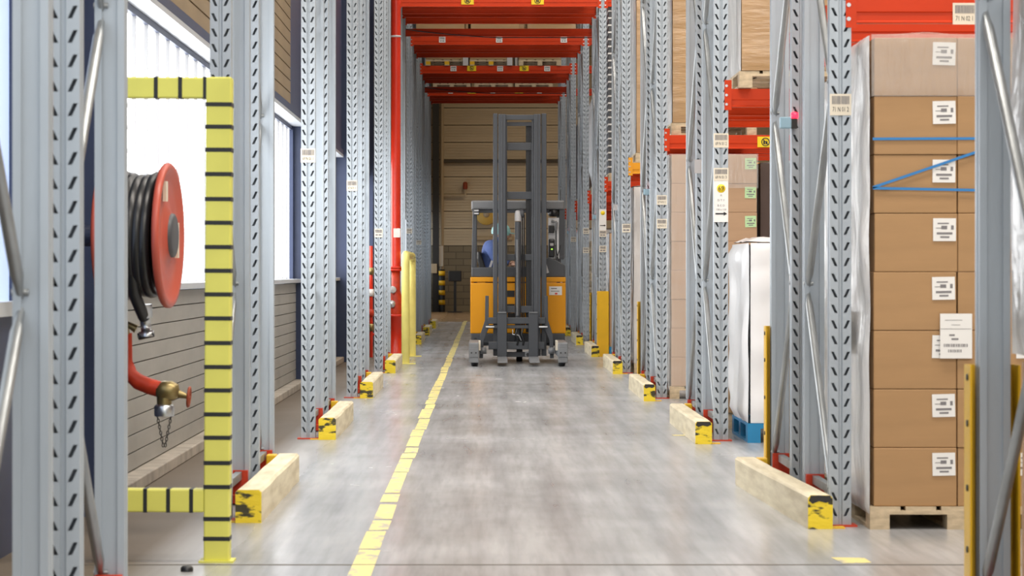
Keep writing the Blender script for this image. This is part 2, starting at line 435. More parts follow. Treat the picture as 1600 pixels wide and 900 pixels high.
# fittings on the far wall
tag(MB().cyl((wx(690.5, 82.8), 82.82, 0), (wx(690.5, 82.8), 82.82, 7.8), 0.055, 12).build('downpipe', 'pipetan'), 'tan vertical pipe running up the far end wall', 'pipe')
tag(MB().box(wx(676, 82.5), wx(686, 82.5), 82.5, 82.7, 0, 7.9).build('wall_post', 'dark'), 'dark vertical steel post against the far end wall', 'post')
tag(MB().cyl((wx(692, 82.8), 82.85, wz(252, 83)), (4.2, 82.85, wz(252, 83)), 0.05, 10).build('wall_pipe', 'joint'), 'long dark horizontal pipe high on the far end wall', 'pipe')
o = empty('wall_alarm', (wx(727, 82.8), 82.85, wz(305, 82.8)))
MB().cyl((-0.7, 0, 0), (0, 0, 0), 0.04, 10).cyl((0, 0, 0), (0, 0, 0.2), 0.03, 10).build('pipe', 'pipetan', o)
MB().lathe([(0, 0.18), (0.06, 0.18), (0.07, 0.22), (0.07, 0.36), (0.04, 0.40), (0, 0.40)], 12).build('bell', 'rust', o)
tag(o, 'short pipe with a rusty red alarm fitting on the end wall', 'alarm')
o = empty('wall_reel', (wx(760, 82.8), 82.85, wz(335, 82.8)))
MB().lathe([(0, -0.16), (0.30, -0.16), (0.32, -0.12), (0.32, 0.05), (0.1, 0.05)], 28, 'y').build('drum', 'reelyel', o)
MB().lathe([(0, -0.20), (0.09, -0.20), (0.10, -0.15)], 16, 'y').build('hub', 'pipetan', o)
tag(o, 'round yellow reel on the end wall behind the truck cab', 'reel')
tag(MB().cyl((wx(738, 82.8), 82.96, wz(373, 82.8)), (wx(800, 82.8), 82.96, wz(373, 82.8)), 0.07, 12).build('insulated_pipe', 'pipetan'), 'pale horizontal pipe on the end wall beside the driver', 'pipe')
o = empty('striped_bollard', (wx(690.5, 82.3), 82.3, 0))
MB().lathe([(0.09, 0), (0.09, 1.28), (0.0, 1.28)], 16).build('tube', 'tape', o)
for k in range(4): MB().lathe([(0.0, 0.22 + k * 0.29), (0.096, 0.22 + k * 0.29), (0.096, 0.36 + k * 0.29), (0, 0.36 + k * 0.29)], 16).build('yellow_band', 'yellow', o)
tag(o, 'black bollard with yellow bands at the far end wall', 'bollard')
tag(MB().box(wx(684, 82.7), wx(692.5, 82.7), 82.70, 82.735, wz(416, 82.7), wz(384, 82.7)).build('wall_notice', 'paper', bevel=0.006), 'white notice board above the striped bollard', 'notice')
tag(MB().box(wx(674, 82.6), wx(683, 82.6), 82.40, 82.47, wz(427, 82.4), wz(412, 82.4)).build('wall_box', 'pipetan', bevel=0.01), 'small tan box mounted on the dark end wall post', 'box')
o = empty('terminal_stand', (wx(711, 81.5), 81.5, 0))
MB().box(-0.04, 0.04, -0.04, 0.04, 0.03, 0.95).build('pole', 'black', o)
MB().box(-0.22, 0.22, -0.15, 0.15, 0, 0.03).build('base', 'black', o)
MB().box(-0.19, 0.19, -0.12, 0.10, 0.92, 1.24).build('head', 'black', o, bevel=0.02)
tag(o, 'black terminal on a pole stand at the end wall', 'stand')

# ------------------------------------------------------------------ rack uprights
PH, PW, PD = 7.6, 0.10, 0.085
def upright_mesh():
    m = MB(); h = PW / 2; g = 0.009; pitch = 0.0727; z0 = 0.03
    def strip(xa, xb, cx, slant):
        z = z0
        m.quad((xa, 0, 0), (xb, 0, 0), (xb, 0, z0), (xa, 0, z0))
        while z + pitch < PH:
            zc = z + pitch / 2; hh = 0.0190; hw = 0.0067; s = slant * 0.0085
            o = [(xa, 0, z), (xb, 0, z), (xb, 0, z + pitch), (xa, 0, z + pitch)]
            i = [(cx - hw - s, 0, zc - hh), (cx + hw - s, 0, zc - hh), (cx + hw + s, 0, zc + hh), (cx - hw + s, 0, zc + hh)]
            b = [(p[0], 0.004, p[2]) for p in i]
            m.add(o + i + b, [(0, 1, 5, 4), (1, 2, 6, 5), (2, 3, 7, 6), (3, 0, 4, 7), (4, 5, 9, 8), (5, 6, 10, 9), (6, 7, 11, 10), (7, 4, 8, 11)])
            z += pitch
        m.quad((xa, 0, z), (xb, 0, z), (xb, 0, PH), (xa, 0, PH))
    strip(-h, -g, -0.029, -1); strip(g, h, 0.029, 1)
    prof_mid = [(-g, 0), (-0.005, 0.009), (0.005, 0.009), (g, 0)]
    def ext(p):
        for a, b in zip(p, p[1:]): m.quad((a[0], a[1], 0), (b[0], b[1], 0), (b[0], b[1], PH), (a[0], a[1], PH))
    ext(prof_mid)
    for s in (-1, 1):
        ext([(s * h, 0), (s * h, 0.030), (s * (h - 0.007), 0.036), (s * (h - 0.007), 0.058), (s * h, 0.064), (s * h, PD), (s * 0.026, PD), (s * 0.026, PD - 0.012),
             (s * 0.006, PD - 0.012)])
    m.quad((-0.006, PD - 0.012, 0), (0.006, PD - 0.012, 0), (0.006, PD - 0.012, PH), (-0.006, PD - 0.012, PH))
    return m.mesh('upright')
ME_UP = upright_mesh()
FD = 1.1
def brace_mesh(z0, z1):      # from near post at z0 to rear post at z1
    m = MB(); p, q = Vector((0, PD - 0.02, z0)), Vector((0, FD - PD + 0.02, z1)); d = (q - p).normalized()
    m.tube([p, p + d * 0.05, p + d * 0.09, q - d * 0.09, q - d * 0.05, q], [0.011, 0.013, 0.019, 0.019, 0.013, 0.011], 8)
    return m.mesh('diagonal_brace')
ME_BU, ME_BD = brace_mesh(0, 0.92), brace_mesh(0.92, 0)
ME_HB = MB().box(-0.016, 0.016, PD - 0.02, FD - PD + 0.02, -0.02, 0.02).mesh('horizontal_brace')
ME_BOLT = MB().cyl((-0.024, 0, 0), (0.024, 0, 0), 0.010, 8).mesh('brace_bolt')
ME_BASE = MB().box(-0.075, 0.075, -0.03, 0.10, 0, 0.008).mesh('base_plate')
ME_FOOT = MB().box(-0.045, 0.045, -0.045, -0.005, 0.008, 0.17).box(-0.045, 0.045, -0.12, -0.045, 0.008, 0.05).mesh('foot_block')
STEP = 0.95

def barcode_label(parent, x, yf, z, w, h, s, cream=True):
    """plate flush on a face that looks towards -Y"""
    p = MB().box(-w / 2, w / 2, -0.003, 0, -h / 2, h / 2).build('barcode_label', 'labelcream' if cream else 'paper', parent, (x, yf, z))
    m = MB(); rr = random.Random(s); xx = -w * 0.40
    while xx < w * 0.40:
        b = rr.choice([0.0012, 0.002, 0.0032]) * w / 0.1
        m.box(xx, min(xx + b, w * 0.41), -0.0042, -0.003, h * 0.02, h * 0.40); xx += b + rr.choice([0.0012, 0.002]) * w / 0.1
    m.build('bars', 'greyink', p)
    if s[:2] in ('71', '69', '67'): text(s, h * 0.32, 'ink', p, (0, -0.0034, -h * 0.23)).scale = (0.58 * w / h, 1, 1)
    else: MB().box(-w * 0.36, -w * 0.08, -0.0042, -0.003, -h * 0.32, -h * 0.14).box(0, w * 0.34, -0.0042, -0.003, -h * 0.32, -h * 0.14).build('number_print', 'greyink', p)
    return p
def upright_frame(side, k, row, y0, label):
    x = -1.26 if side == 'L' else 1.65
    e = tag(empty('upright_frame', (x, y0, 0)), label, 'rack frame', 'galvanised upright frames')
    place('upright', ME_UP, 'steel', e)
    place('upright', ME_UP, 'steel', e, (0, FD, 0), (0, 0, math.pi))
    up = row == 'A'
    for i in range(7):
        z = 0.16 + i * STEP
        place('diagonal_brace', ME_BU if up else ME_BD, 'brace', e, (-0.03, 0, z))
        up = not up
        bz = z + 0.015
        place('brace_bolt', ME_BOLT, 'brace', e, (-0.03, (PD - 0.01) if (up != (row == 'A')) == (row == 'A') else FD - PD + 0.01, bz))
    place('horizontal_brace', ME_HB, 'brace', e, (0, 0, 0.145))
    place('horizontal_brace', ME_HB, 'brace', e, (0, 0, 6.9))
    place('base_plate', ME_BASE, 'redplate', e, (0, 0, 0)); place('base_plate', ME_BASE, 'redplate', e, (0, FD, 0), (0, 0, math.pi))
    s = -1 if side == 'R' else 1
    place('foot_block', ME_FOOT, 'redplate', e, (s * 0.0, FD - PD, 0))
    return e
LOFF = [0.3, 0.27, 0.22, 0.12, 0.05, 0, 0, 0, 0]
FR = {}
for k in range(9):
    for side in 'LR':
        for row in 'AB':
            if k == 0 and row == 'A' and side == 'R': continue
            y0 = D[k] + (LOFF[k] if side == 'L' else 0) + (0 if row == 'A' else 1.6)
            FR[side, k, row] = upright_frame(side, k, row, y0,
                f"grey slotted steel rack frame, {'left' if side=='L' else 'right'} of aisle, {'front' if row=='A' else 'rear'} half of {ORD[k]} row")

# barcode plates and the row sign on the uprights
def on_post(side, k, py, w, h, s, dy=-0.001):
    d = D[k] + (LOFF[k] if side == 'L' else 0)
    return barcode_label(FR[side, k, 'A'], 0, dy, wz(py, d), w, h, s)
on_post('R', 1, 163.5, 0.10, 0.10, '71 N 01 2')
on_post('R', 2, 219.5, 0.105, 0.10, '69 N 01 2'); on_post('R', 2, 272.5, 0.105, 0.09, '69 N 01 3')
on_post('R', 3, 312.5, 0.095, 0.09, '67 N 01 2'); on_post('R', 3, 349.5, 0.095, 0.09, '67 N 01 3')
on_post('R', 4, 356.5, 0.10, 0.10, '65 N 01 2')
on_post('R', 5, 365, 0.10, 0.09, '63 N 01 2'); on_post('R', 5, 389, 0.10, 0.09, '63 N 01 3')
on_post('R', 6, 361, 0.10, 0.09, '61 N 01 2'); on_post('R', 6, 391, 0.10, 0.09, '61 N 01 3')
on_post('R', 7, 374, 0.10, 0.09, '59 N 01 2')
on_post('L', 2, 243, 0.105, 0.10, '69 N 01 1'); on_post('L', 3, 290, 0.10, 0.10, '67 N 01 1'); on_post('L', 4, 364, 0.10, 0.10, '65 N 01 1')
on_post('L', 6, 361, 0.09, 0.08, '61 N 01 1'); on_post('L', 7, 379, 0.09, 0.08, '59 N 01 1')
def row_sign(k, num, zt, zb):
    e = FR['R', k, 'A']; h = zt - zb
    p = MB().box(-0.05, 0.05, -0.004, 0, 0, h).build('row_sign', 'paper', e, (0, -0.002, zb))
    p['label'] = 'white row sign with a yellow number spot and an arrow'
    MB().lathe([(0, -0.0052), (0.030, -0.0052), (0.030, -0.004)], 20, 'y', (0, 0, h - 0.052)).build('number_spot', 'signyel', p)
    if num: text(num, 0.045, 'ink', p, (0, -0.0058, h - 0.052))
    for t, zz, sz in ((('A', h - 0.10, 0.02), ('D T Y', h - 0.135, 0.02), ('B C D', h - 0.172, 0.02), ('100 x 120', h - 0.20, 0.018)) if num else ()):
        text(t, sz, 'greyink', p, (0, -0.0045, zz))
    MB().box(-0.04, 0.02, -0.006, -0.004, h - 0.234, h - 0.224).prism([(0.018, h - 0.243), (0.042, h - 0.229), (0.018, h - 0.215)], -0.006, -0.004).build('arrow', 'ink', p)
row_sign(2, '69', wz(283, D[2]), wz(347, D[2]))
row_sign(5, '', wz(327, D[5]), wz(360, D[5]))
# grey blank plates and red-lit sensors clamped on the rear frames
for k, px, py, s in ((2, 1096, 260, 0.105), (4, 963, 324, 0.075)):
    d = D[k] + 1.58
    MB().box(-s / 2, s / 2, -0.004, 0, -s / 2, s / 2).box(0, 0.012, 0.0, 0.03, -0.03, 0.03).build('blank_plate', 'greyblank', FR['R', k, 'B'], (wx(px, d) - 1.65, -0.02, wz(py, d)))
for k, px, py in ((1, 1247, 192), (3, 1011, 300), (5, 935, 339), (7, 887, 363)):
    d = D[k] + 1.58
    e = FR['R', k, 'B']; X = -0.055 if k == 1 else -0.02
    b = MB().box(X - 0.06, X, -0.05, -0.005, -0.03, 0.03).build('aisle_sensor', 'sensor', e, (0, 0, wz(py, d)), bevel=0.006)
    MB().lathe([(0, 0), (0.016, 0), (0.020, 0.012), (0.018, 0.03), (0, 0.036)], 12).build('red_lamp', 'led', b, (X + 0.018, -0.03, 0.022))
    MB().box(X, X + 0.03, -0.045, -0.012, -0.03, 0.022).build('bracket', 'dark', b)

# ------------------------------------------------------------------ rack beams
L1, L2, BH = 2.34, 4.93, 0.13
def beam(x0, x1, y0, z0, m, label, grp, face=-1, conn=True, h=BH, name='rack_beam'):
    e = tag(empty(name, (x0, y0, z0)), label, 'rack beam', grp)
    L = x1 - x0
    MB().prism([(0, 0), (0.05, 0), (0.05, h), (0.0, h), (0.0, h * 0.42), (0.006, h * 0.38), (0.006, h * 0.10), (0, h * 0.06)], 0.004, L - 0.004, 'yz').build('beam_body', m, e, bevel=0.003)
    if conn:
        yy = -0.006 if face < 0 else 0.052
        for s, xx in ((0, 0.0), (1, L)):
            a, b = (xx - 0.028, xx + 0.022) if s == 0 else (xx - 0.022, xx + 0.028)
            c = MB().box(a, b, yy, yy + 0.004, -0.02, 0.19).build('connector', m, e)
            ry = yy - 0.002 if face < 0 else yy + 0.006
            rx = xx - 0.014 if s == 0 else xx + 0.014
            for zz in (0.02, 0.085, 0.15):
                MB().cyl((rx, ry, zz), (rx, yy + 0.002, zz), 0.010, 8).build('rivet', 'rivet', c)
    return e
OFFS = [('front', 0.0, -1), ('second', FD - 0.05, 1), ('third', 1.60, -1), ('rear', RD - 0.05, 1)]
BEAM = {}
for k in range(1, 9):
    for nm, oy, fc in OFFS:
        m = 'yelbeam' if (k == 4 and nm == 'front') else 'red'
        c = 'amber yellow' if m == 'yelbeam' else 'red'
        BEAM[1, k, nm] = beam(1.702, 4.3, D[k] + oy, L1, m, f'{c} lower rack beam right of aisle, {nm} of four in the {ORD[k]} row', 'lower beams right of the aisle', fc, conn=True)
for k in range(5, 9):
    for nm, oy, fc in OFFS:
        BEAM[2, k, nm] = beam(-1.208, 1.598, D[k] + oy, L2, 'red', f'red beam bridging over the aisle, {nm} of four in the {ORD[k]} row', 'beams bridging the aisle', fc, h=0.145)
    beam(1.702, 4.3, D[k], L2, 'red', f'red upper rack beam right of aisle in the {ORD[k]} row', 'upper beams right of the aisle', h=0.145)
for k in (5, 7):
    e = beam(-1.24, 1.66, D[k] + RD + 0.005, 4.745, 'red', f'thin red tie bar under the bridging beams of the {ORD[k]} row', 'thin tie bars', 1, conn=False, h=0.115, name='tie_bar')
    pts = [(-0.0 + 2.88 * t, -0.012, 0.115 - 0.135 * min(1, t * 2.2) ** 0.7) for t in [i / 16 for i in range(17)]]
    tag(MB().tube([(p[0] - 1.24, p[1] + D[k] + RD + 0.005, p[2] + 4.745) for p in pts], 0.008, 6).build('sagging_cable', 'dark'),
        f'dark cable sagging along the thin tie bar of the {ORD[k]} row', 'cable', 'sagging cables')
def prohibition_sign(e, x, z, w=0.15, h=0.10):
    p = MB().box(-w / 2, w / 2, -0.004, 0, -h / 2, h / 2).build('warning_sticker', 'signyel', e, (x, -0.001, z))
    r = h * 0.36
    ring = [(r * math.cos(a), -0.005, r * math.sin(a)) for a in [2 * math.pi * i / 20 for i in range(20)]]
    MB().tube(ring, h * 0.045, 6, closed=True).bar((-r * .7, -0.005, r * .7), (r * .7, -0.005, -r * .7), 0.004, h * 0.07, (0, 1, 0)).build('prohibition_ring', 'ink', p)
    MB().box(-r * .55, -r * .15, -0.0052, -0.004, -r * .45, r * .3).box(r * .1, r * .5, -0.0052, -0.004, -r * .45, r * .2).box(-r * .55, r * .5, -0.0052, -0.004, -r * .6, -r * .4).build('pictogram', 'ink', p)
def bx(k, px): return wx(px, D[k])
barcode_label(BEAM[1, 1, 'front'], bx(1, 1507) - 1.702, -0.001, wz(21.5, D[1]) - L1, 0.11, 0.10, '71 N 02 1')
prohibition_sign(BEAM[1, 3, 'front'], bx(3, 1196) - 1.702, 0.065)
for px in (730.5, 840): prohibition_sign(BEAM[2, 5, 'front'], bx(5, px) + 1.208, 0.085, 0.175, 0.11)
for px in (691, 780, 881): barcode_label(BEAM[2, 6, 'front'], bx(6, px) + 1.208, -0.001, 0.085, 0.105, 0.095, '61 N 02', False)
for px in (708.5, 781.5, 855): barcode_label(BEAM[2, 7, 'front'], bx(7, px) + 1.208, -0.001, 0.09, 0.11, 0.095, '59 N 02', False)
for px in (737, 819): prohibition_sign(BEAM[2, 7, 'front'], bx(7, px) + 1.208, 0.095, 0.17, 0.10)
for px in (704, 770, 843): barcode_label(BEAM[2, 8, 'front'], bx(8, px) + 1.208, -0.001, 0.09, 0.10, 0.09, '57 N 02', False)
for px in (737, 811): prohibition_sign(BEAM[2, 8, 'front'], bx(8, px) + 1.208, 0.095, 0.17, 0.10)

# ------------------------------------------------------------------ timber kick rails along the rack feet
def kick_rail(side, k, x0, x1, y0, y1, skew=0.0):
    e = tag(empty('kick_rail', (0, 0, 0)), f"pale timber kick rail, {'left' if side=='L' else 'right'} of aisle, foot of {ORD[k]} row", 'kick rail', 'timber kick rails')
    h = 0.155; c = 0.012
    def P(x, y): return x + skew * (y - y0)
    m = MB()
    n = 10
    for i in range(n):
        pass
    sec = [(x0, 0), (x1, 0), (x1, h - c), (x1 - c, h), (x0 + c, h), (x0, h - c)]
    vs, fs = [], []
    for j in range(n + 1):
        yy = y0 + 0.006 + (y1 - y0 - 0.006) * j / n
        for (a, b) in sec: vs.append((P(a, yy) + (mnoise.noise((a * 9, yy * 1.7, b * 7 + k)) * 0.006), yy, max(0, b + mnoise.noise((a * 5, yy * 2.1, k)) * 0.005 * (b > 0.05))))
    q = len(sec)
    for j in range(n):
        for i in range(q): fs.append((j * q + i, j * q + (i + 1) % q, (j + 1) * q + (i + 1) % q, (j + 1) * q + i))
    fs.append(tuple(range(q - 1, -1, -1))); fs.append(tuple(n * q + i for i in range(q)))
    m.add(vs, fs); m.build('timber', 'timber', e)
    MB().prism([(a, b) for a, b in sec], y0, y0 + 0.006).build('painted_end', 'wornyel', e)
    if side == 'R': MB().prism([(x0 + c, h - 0.001), (x1 - c, h - 0.001), (x1 - 0.004, h - 0.02), (x1 - 0.03, h - 0.034), (x0 + 0.05, h - 0.026), (x0 + 0.02, h - 0.038), (x0 + 0.003, h - 0.024)], y0 - 0.002, y0 + 0.01).build('bare_edge', 'dark', e)
    # return block at the far end, turned towards the rack
    xa, xb = (P(x1, y1), P(x1, y1) + 0.055) if side == 'R' else (P(x0, y1) - 0.055, P(x0, y1))
    MB().box(xa, xb, y1 - 0.12, y1, 0, h).build('return_block', 'yellow', e, bevel=0.006)
    xa = x1 if side == 'R' else x0 - 0.06
    MB().box(xa, xa + 0.06, y0 + 0.02, y0 + 0.10, 0, 0.006).build('fixing_plate', 'yellow', e)
for k in range(1, 9):
    y0 = D[k] + LOFF[k] - 0.10
    kick_rail('L', k, -1.18, -1.058, y0, y0 + 2.62)
    if k == 1: kick_rail('R', k, 1.483, 1.596, 12.66, 15.3, -0.036)
    elif k == 2: kick_rail('R', k, 1.442, 1.556, 18.93, 21.6)
    elif k == 3: kick_rail('R', k, 1.45, 1.555, 25.25, 27.9)
    else: kick_rail('R', k, 1.478, 1.59, D[k] - 0.3, D[k] + 2.4)

# ------------------------------------------------------------------ yellow column guards
def guard(k, y, face, zt, label):
    e = tag(empty('column_guard', (1.65, y, 0)), label, 'guard', 'yellow column guards')
    m = MB(); s = 1 if face > 0 else -1
    m.prism([(-0.082, -s * 0.09), (-0.075, -s * 0.09), (-0.075, s * 0.012), (0.075, s * 0.012), (0.075, -s * 0.09), (0.082, -s * 0.09), (0.082, s * 0.02), (-0.082, s * 0.02)], 0, zt, 'xy')
    m.build('guard_shell', 'yellow', e)
    for z in (zt - 0.04, zt - 0.19, zt - 0.40, zt - 0.60, 0.12):
        for x in (-0.082, 0.082): MB().cyl((x - 0.005, -s * 0.05, z), (x + 0.005, -s * 0.05, z), 0.011, 8).build('guard_bolt', 'dark', e)
for k in (0, 1, 3, 5):
    guard(k, D[k] + RD, 1, 0.88, f'yellow bolted guard on the rear upright of the {ORD[k]} row')
guard(5, D[5] - 0.03, -1, 0.92, 'broad yellow guard on the front upright of the sixth row')

# ------------------------------------------------------------------ pallets and loads
def pallet_meshes(w, l, h):
    t = 0.018
    return dict(top=MB().box(0, w / 5 - 0.02, 0, l, h - t, h).mesh('top_board'), st=MB().box(0, w, 0, 0.14, h - 2 * t, h - t).mesh('stringer_board'),
                bl=MB().box(0, 0.09, 0, 0.14, t, h - 2 * t).mesh('block'), bo=MB().box(0, 0.09, 0, l, 0, t).mesh('bottom_board'))
PM = {}
def pallet(x, y, z, label, h=0.115, w=0.8, l=1.2, detail=True, m='pallet', blockm=None, grp='wooden pallets'):
    key = (w, l, h, m, blockm)
    if key not in PM: PM[key] = pallet_meshes(w, l, h)
    q = PM[key]
    e = tag(empty('pallet', (x, y, z)), label, 'pallet', grp)
    for i in range(5): place('top_board', q['top'], m, e, (i * (w + 0.02 - 0.0) / 5, 0, 0))
    for i in range(3): place('stringer_board', q['st'], m, e, (0, i * (l - 0.14) / 2, 0))
    for i in range(3):
        xx = i * (w - 0.09) / 2
        place('bottom_board', q['bo'], m, e, (xx, 0, 0))
        for j in range(3): place('block', q['bl'], blockm or m, e, (xx, j * (l - 0.14) / 2, 0))
    return e
def grid(m, o, u, v, nu, nv, nrm, amp, fr, seed, cx=True):
    """wrinkled rectangle: o + a*u + b*v, pushed out along nrm by noise; edges kept closer"""
    o, u, v, nrm = Vector(o), Vector(u), Vector(v), Vector(nrm)
    vs = []
    for j in range(nv + 1):
        for i in range(nu + 1):
            p = o + u * (i / nu) + v * (j / nv)
            ed = min(i, nu - i, 1) * min(j, nv - j, 1)
            d = (mnoise.noise((p.x * fr[0] + seed, p.y * fr[1], p.z * fr[2])) * 0.5 + 0.5) * amp * (0.35 + 0.65 * ed)
            vs.append(p + nrm * d)
    fs = [(j * (nu + 1) + i, j * (nu + 1) + i + 1, (j + 1) * (nu + 1) + i + 1, (j + 1) * (nu + 1) + i) for j in range(nv) for i in range(nu)]
    m.add(vs, fs, True)
    return len(fs)
def wrapped(x0, x1, y0, y1, z0, z1, label, front='wrapcard', side='wrapwhite', amp=0.02, cat='load', grp='stretch-wrapped pallet loads', name='wrapped_load', nz=None):
    """a solid load closed on all sides: front and top in one material, sides in the other"""
    m = MB(); w, l, h = x1 - x0, y1 - y0, z1 - z0; s = random.uniform(0, 50); idx = []
    nz = nz or max(8, int(h / 0.07)); c = 0.015
    n = grid(m, (x0, y0, z0), (w, 0, 0), (0, 0, h - c), 14, nz, (0, -1, 0), amp, (2, 2, 9), s); idx += [0] * n
    n = grid(m, (x0, y1, z0), (0, -l, 0), (0, 0, h - c), 18, nz, (-1, 0, 0), amp * 1.4, (4, 5, 3.5), s); idx += [1] * n
    n = grid(m, (x1, y0, z0), (0, l, 0), (0, 0, h - c), 4, 6, (1, 0, 0), amp, (4, 5, 4), s); idx += [1] * n
    n = grid(m, (x1, y1, z0), (-w, 0, 0), (0, 0, h - c), 4, 6, (0, 1, 0), amp, (4, 5, 4), s); idx += [0] * n
    n = grid(m, (x0 - amp * .2, y0 - amp * .2, z1 - c), (w + amp * .4, 0, 0), (0, l + amp * .4, 0), 10, 10, (0, 0, 1), c + amp, (5, 5, 5), s); idx += [1] * n
    me = m.mesh(name); me.materials.append(M[front]); me.materials.append(M[side])
    me.polygons.foreach_set('material_index', idx)
    o = place(name, me, None)
    return tag(o, label, cat, grp)

def carton_label(parent, x, y, z, green):
    w, h = (0.105, 0.105)
    p = MB().box(-w / 2, w / 2, -0.002, 0, -h / 2, h / 2).build('carton_label', 'greenlabel' if green else 'paper', parent, (x, y, z), (0, random.uniform(-.03, .03), 0))
    m = MB(); ik = -0.0028
    m.box(-0.032, 0.02, ik, -0.002, 0.026, 0.032); m.box(-0.04, -0.015, ik, -0.002, 0.006, 0.009); m.box(-0.015, 0.012, ik, -0.002, 0.002, 0.018)
    m.box(0.03, 0.042, ik, -0.002, 0.0, 0.02)
    m.box(-0.036, 0.036, ik, -0.002, -0.022, -0.012); m.box(-0.02, 0.022, ik, -0.002, -0.038, -0.030)
    m.build('label_print', 'greyink', p)
LAY = ['bottom', 'second', 'third', 'fourth', 'fifth', 'sixth', 'seventh', 'top']
def carton_stack(x0, y0, z0, w, h, m, green, where):
    l = 0.40
    me = MB().box(0.002, w - 0.002, 0.002, l - 0.003, 0.001, h - 0.001).mesh('carton')
    me_seam = MB().box(0.003, w - 0.003, -0.0005, 0.004, -0.001, 0.001).mesh('seam')
    for j in range(8):
        for i in range(2):
            for r in range(3):
                if r and i and j < 7: continue        # inside of the stack
                dx, dy = random.uniform(-.003, .003), random.uniform(-.004, .004)
                pos = f"{'left' if i == 0 else 'right'} {'front' if r == 0 else ('middle' if r == 1 else 'back')}"
                o = place('carton', me, m, None, (x0 + i * w + dx, y0 + r * l + dy, z0 + j * h), None, 0.004)
                tag(o, f'brown cardboard carton, {LAY[j]} layer, {pos}, {where}', 'carton', f'cartons {where}')
                if r == 0 and ((i == 0 and not green) or (i == 1 and green)):
                    carton_label(o, w - 0.062, -0.0005, h - (0.075 if not green else 0.085), green)
                if r == 0 and i == 1 and not green: carton_label(o, w - 0.06, -0.0005, h - 0.075, green)

# row 71 (second row) ground stack with white labels
Y1 = 12.62
pallet(1.765, Y1 + 0.02, 0, 'wooden pallet under the white-labelled carton stack at the right edge', h=0.105)
carton_stack(1.783, Y1 + 0.03, 0.105, 0.385, 0.2695, 'carton', False, 'in the big stack at right')
film = tag(empty('stretch_film', (1.783, Y1 + 0.03, 0)), 'milky stretch film over the big carton stack at right', 'film')
m = MB(); grid(m, (-0.012, 1.22, 0.07), (0, -1.225, 0), (0, 0, 2.20), 26, 70, (-1, 0, 0), 0.045, (5, 5, 3.4), 3.0); m.build('side_sheet', 'filmside', film)
m = MB(); grid(m, (-0.012, -0.012, 1.99), (0.79, 0, 0), (0, 0, 0.285), 34, 12, (0, -1, 0), 0.014, (14, 3, 2.0), 9.0); m.build('front_sheet', 'film', film)
m = MB(); grid(m, (-0.014, -0.01, 2.268), (0.79, 0, 0), (0, 1.23, 0), 16, 16, (0, 0, 1), 0.03, (6, 6, 5), 4.0); m.build('top_sheet', 'film', film)
MB().box(-0.064, -0.062, 0.35, 0.52, wz(550, 13.1), wz(485, 13.1)).build('film_slip', 'paper', film)
yf = Y1 + 0.03 - 0.004
def strap(p, q, label):
    tag(MB().bar((p[0], yf, p[1]), (q[0], yf, q[1]), 0.012, 0.003, (0, 0, 1)).build('packing_strap', 'strap'), label, 'strap', 'blue packing straps')
strap((1.778, wz(217, yf)), (2.55, wz(216, yf)), 'level blue packing strap across the upper cartons at right')
strap((1.778, wz(294, yf)), (2.55, wz(299, yf)), 'lower level blue packing strap across the third carton layer')
strap((1.778, wz(293, yf)), (2.55, wz(203, yf)), 'slanting blue packing strap across the third carton layer')
sh = tag(empty('delivery_note', (wx(1493, yf), yf - 0.006, wz(525, yf))), 'large white delivery note stuck on the right carton stack', 'note')
MB().box(-0.072, 0.075, -0.002, 0, -0.103, 0.103).build('sheet', 'paper', sh)
m = MB()
for x0, x1, z in ((-0.05, 0.03, 0.072), (-0.02, 0.02, 0.05), (-0.07, 0.07, 0.032), (-0.03, -0.005, 0.0), (-0.02, 0.012, -0.018)): m.box(x0, x1, -0.0028, -0.002, z, z + (0.002 if z > 0.02 else 0.008))
for i in range(14): m.box(-0.055 + i * 0.008, -0.051 + i * 0.008 + (i % 3) * 0.001, -0.0028, -0.002, -0.05, -0.036)
for i in range(8): m.box(-0.035 + i * 0.008, -0.031 + i * 0.008 + (i % 2) * 0.001, -0.0028, -0.002, -0.075, -0.062)
m.build('note_print', 'greyink', sh)
pallet(1.80, D[1] + 1.55, 0, 'wooden pallet under the white wrapped load behind the big carton stack')
wrapped(1.80, 2.58, D[1] + 1.52, D[1] + 2.72, 0.12, 2.2, 'white wrapped load behind the big carton stack at right')
# nearest row: wrapped load at the right picture edge
pallet(1.76, D[0] + 1.58, 0, 'wooden pallet under the wrapped load at the right picture edge')
wrapped(1.775, 2.55, D[0] + 1.60, D[0] + 2.80, 0.117, 0.90, 'pale cartons below the white film at the right picture edge', 'cartonpale', 'cartonpale', 0.008)
wrapped(1.755, 2.56, D[0] + 1.58, D[0] + 2.84, 0.912, 2.32, 'white film-wrapped load at the right picture edge', 'wrapwhite', 'wrapwhite', 0.028)
# third row (69)
pallet(1.815, 19.07, 0, 'blue plastic pallet under the white bagged load', h=0.135, m='bluepallet')
wrapped(1.835, 2.62, 19.08, 20.26, 0.137, 1.40, 'white bagged load on the blue plastic pallet', 'clear', 'clear', 0.06)
pallet(1.77, 19.2, L1 + BH + 0.002, 'wooden pallet on the lower beams of the third row')
wrapped(1.785, 2.57, 19.2, 20.4, L1 + BH + 0.12, 4.2, 'brown wrapped load on the lower beams of the third row')
pallet(1.80, D[2] + 1.55, 0, 'wooden pallet on the floor at the back of the third row')
wrapped(1.80, 2.58, D[2] + 1.52, D[2] + 2.72, 0.12, 1.3, 'low white wrapped load at the back of the third row')
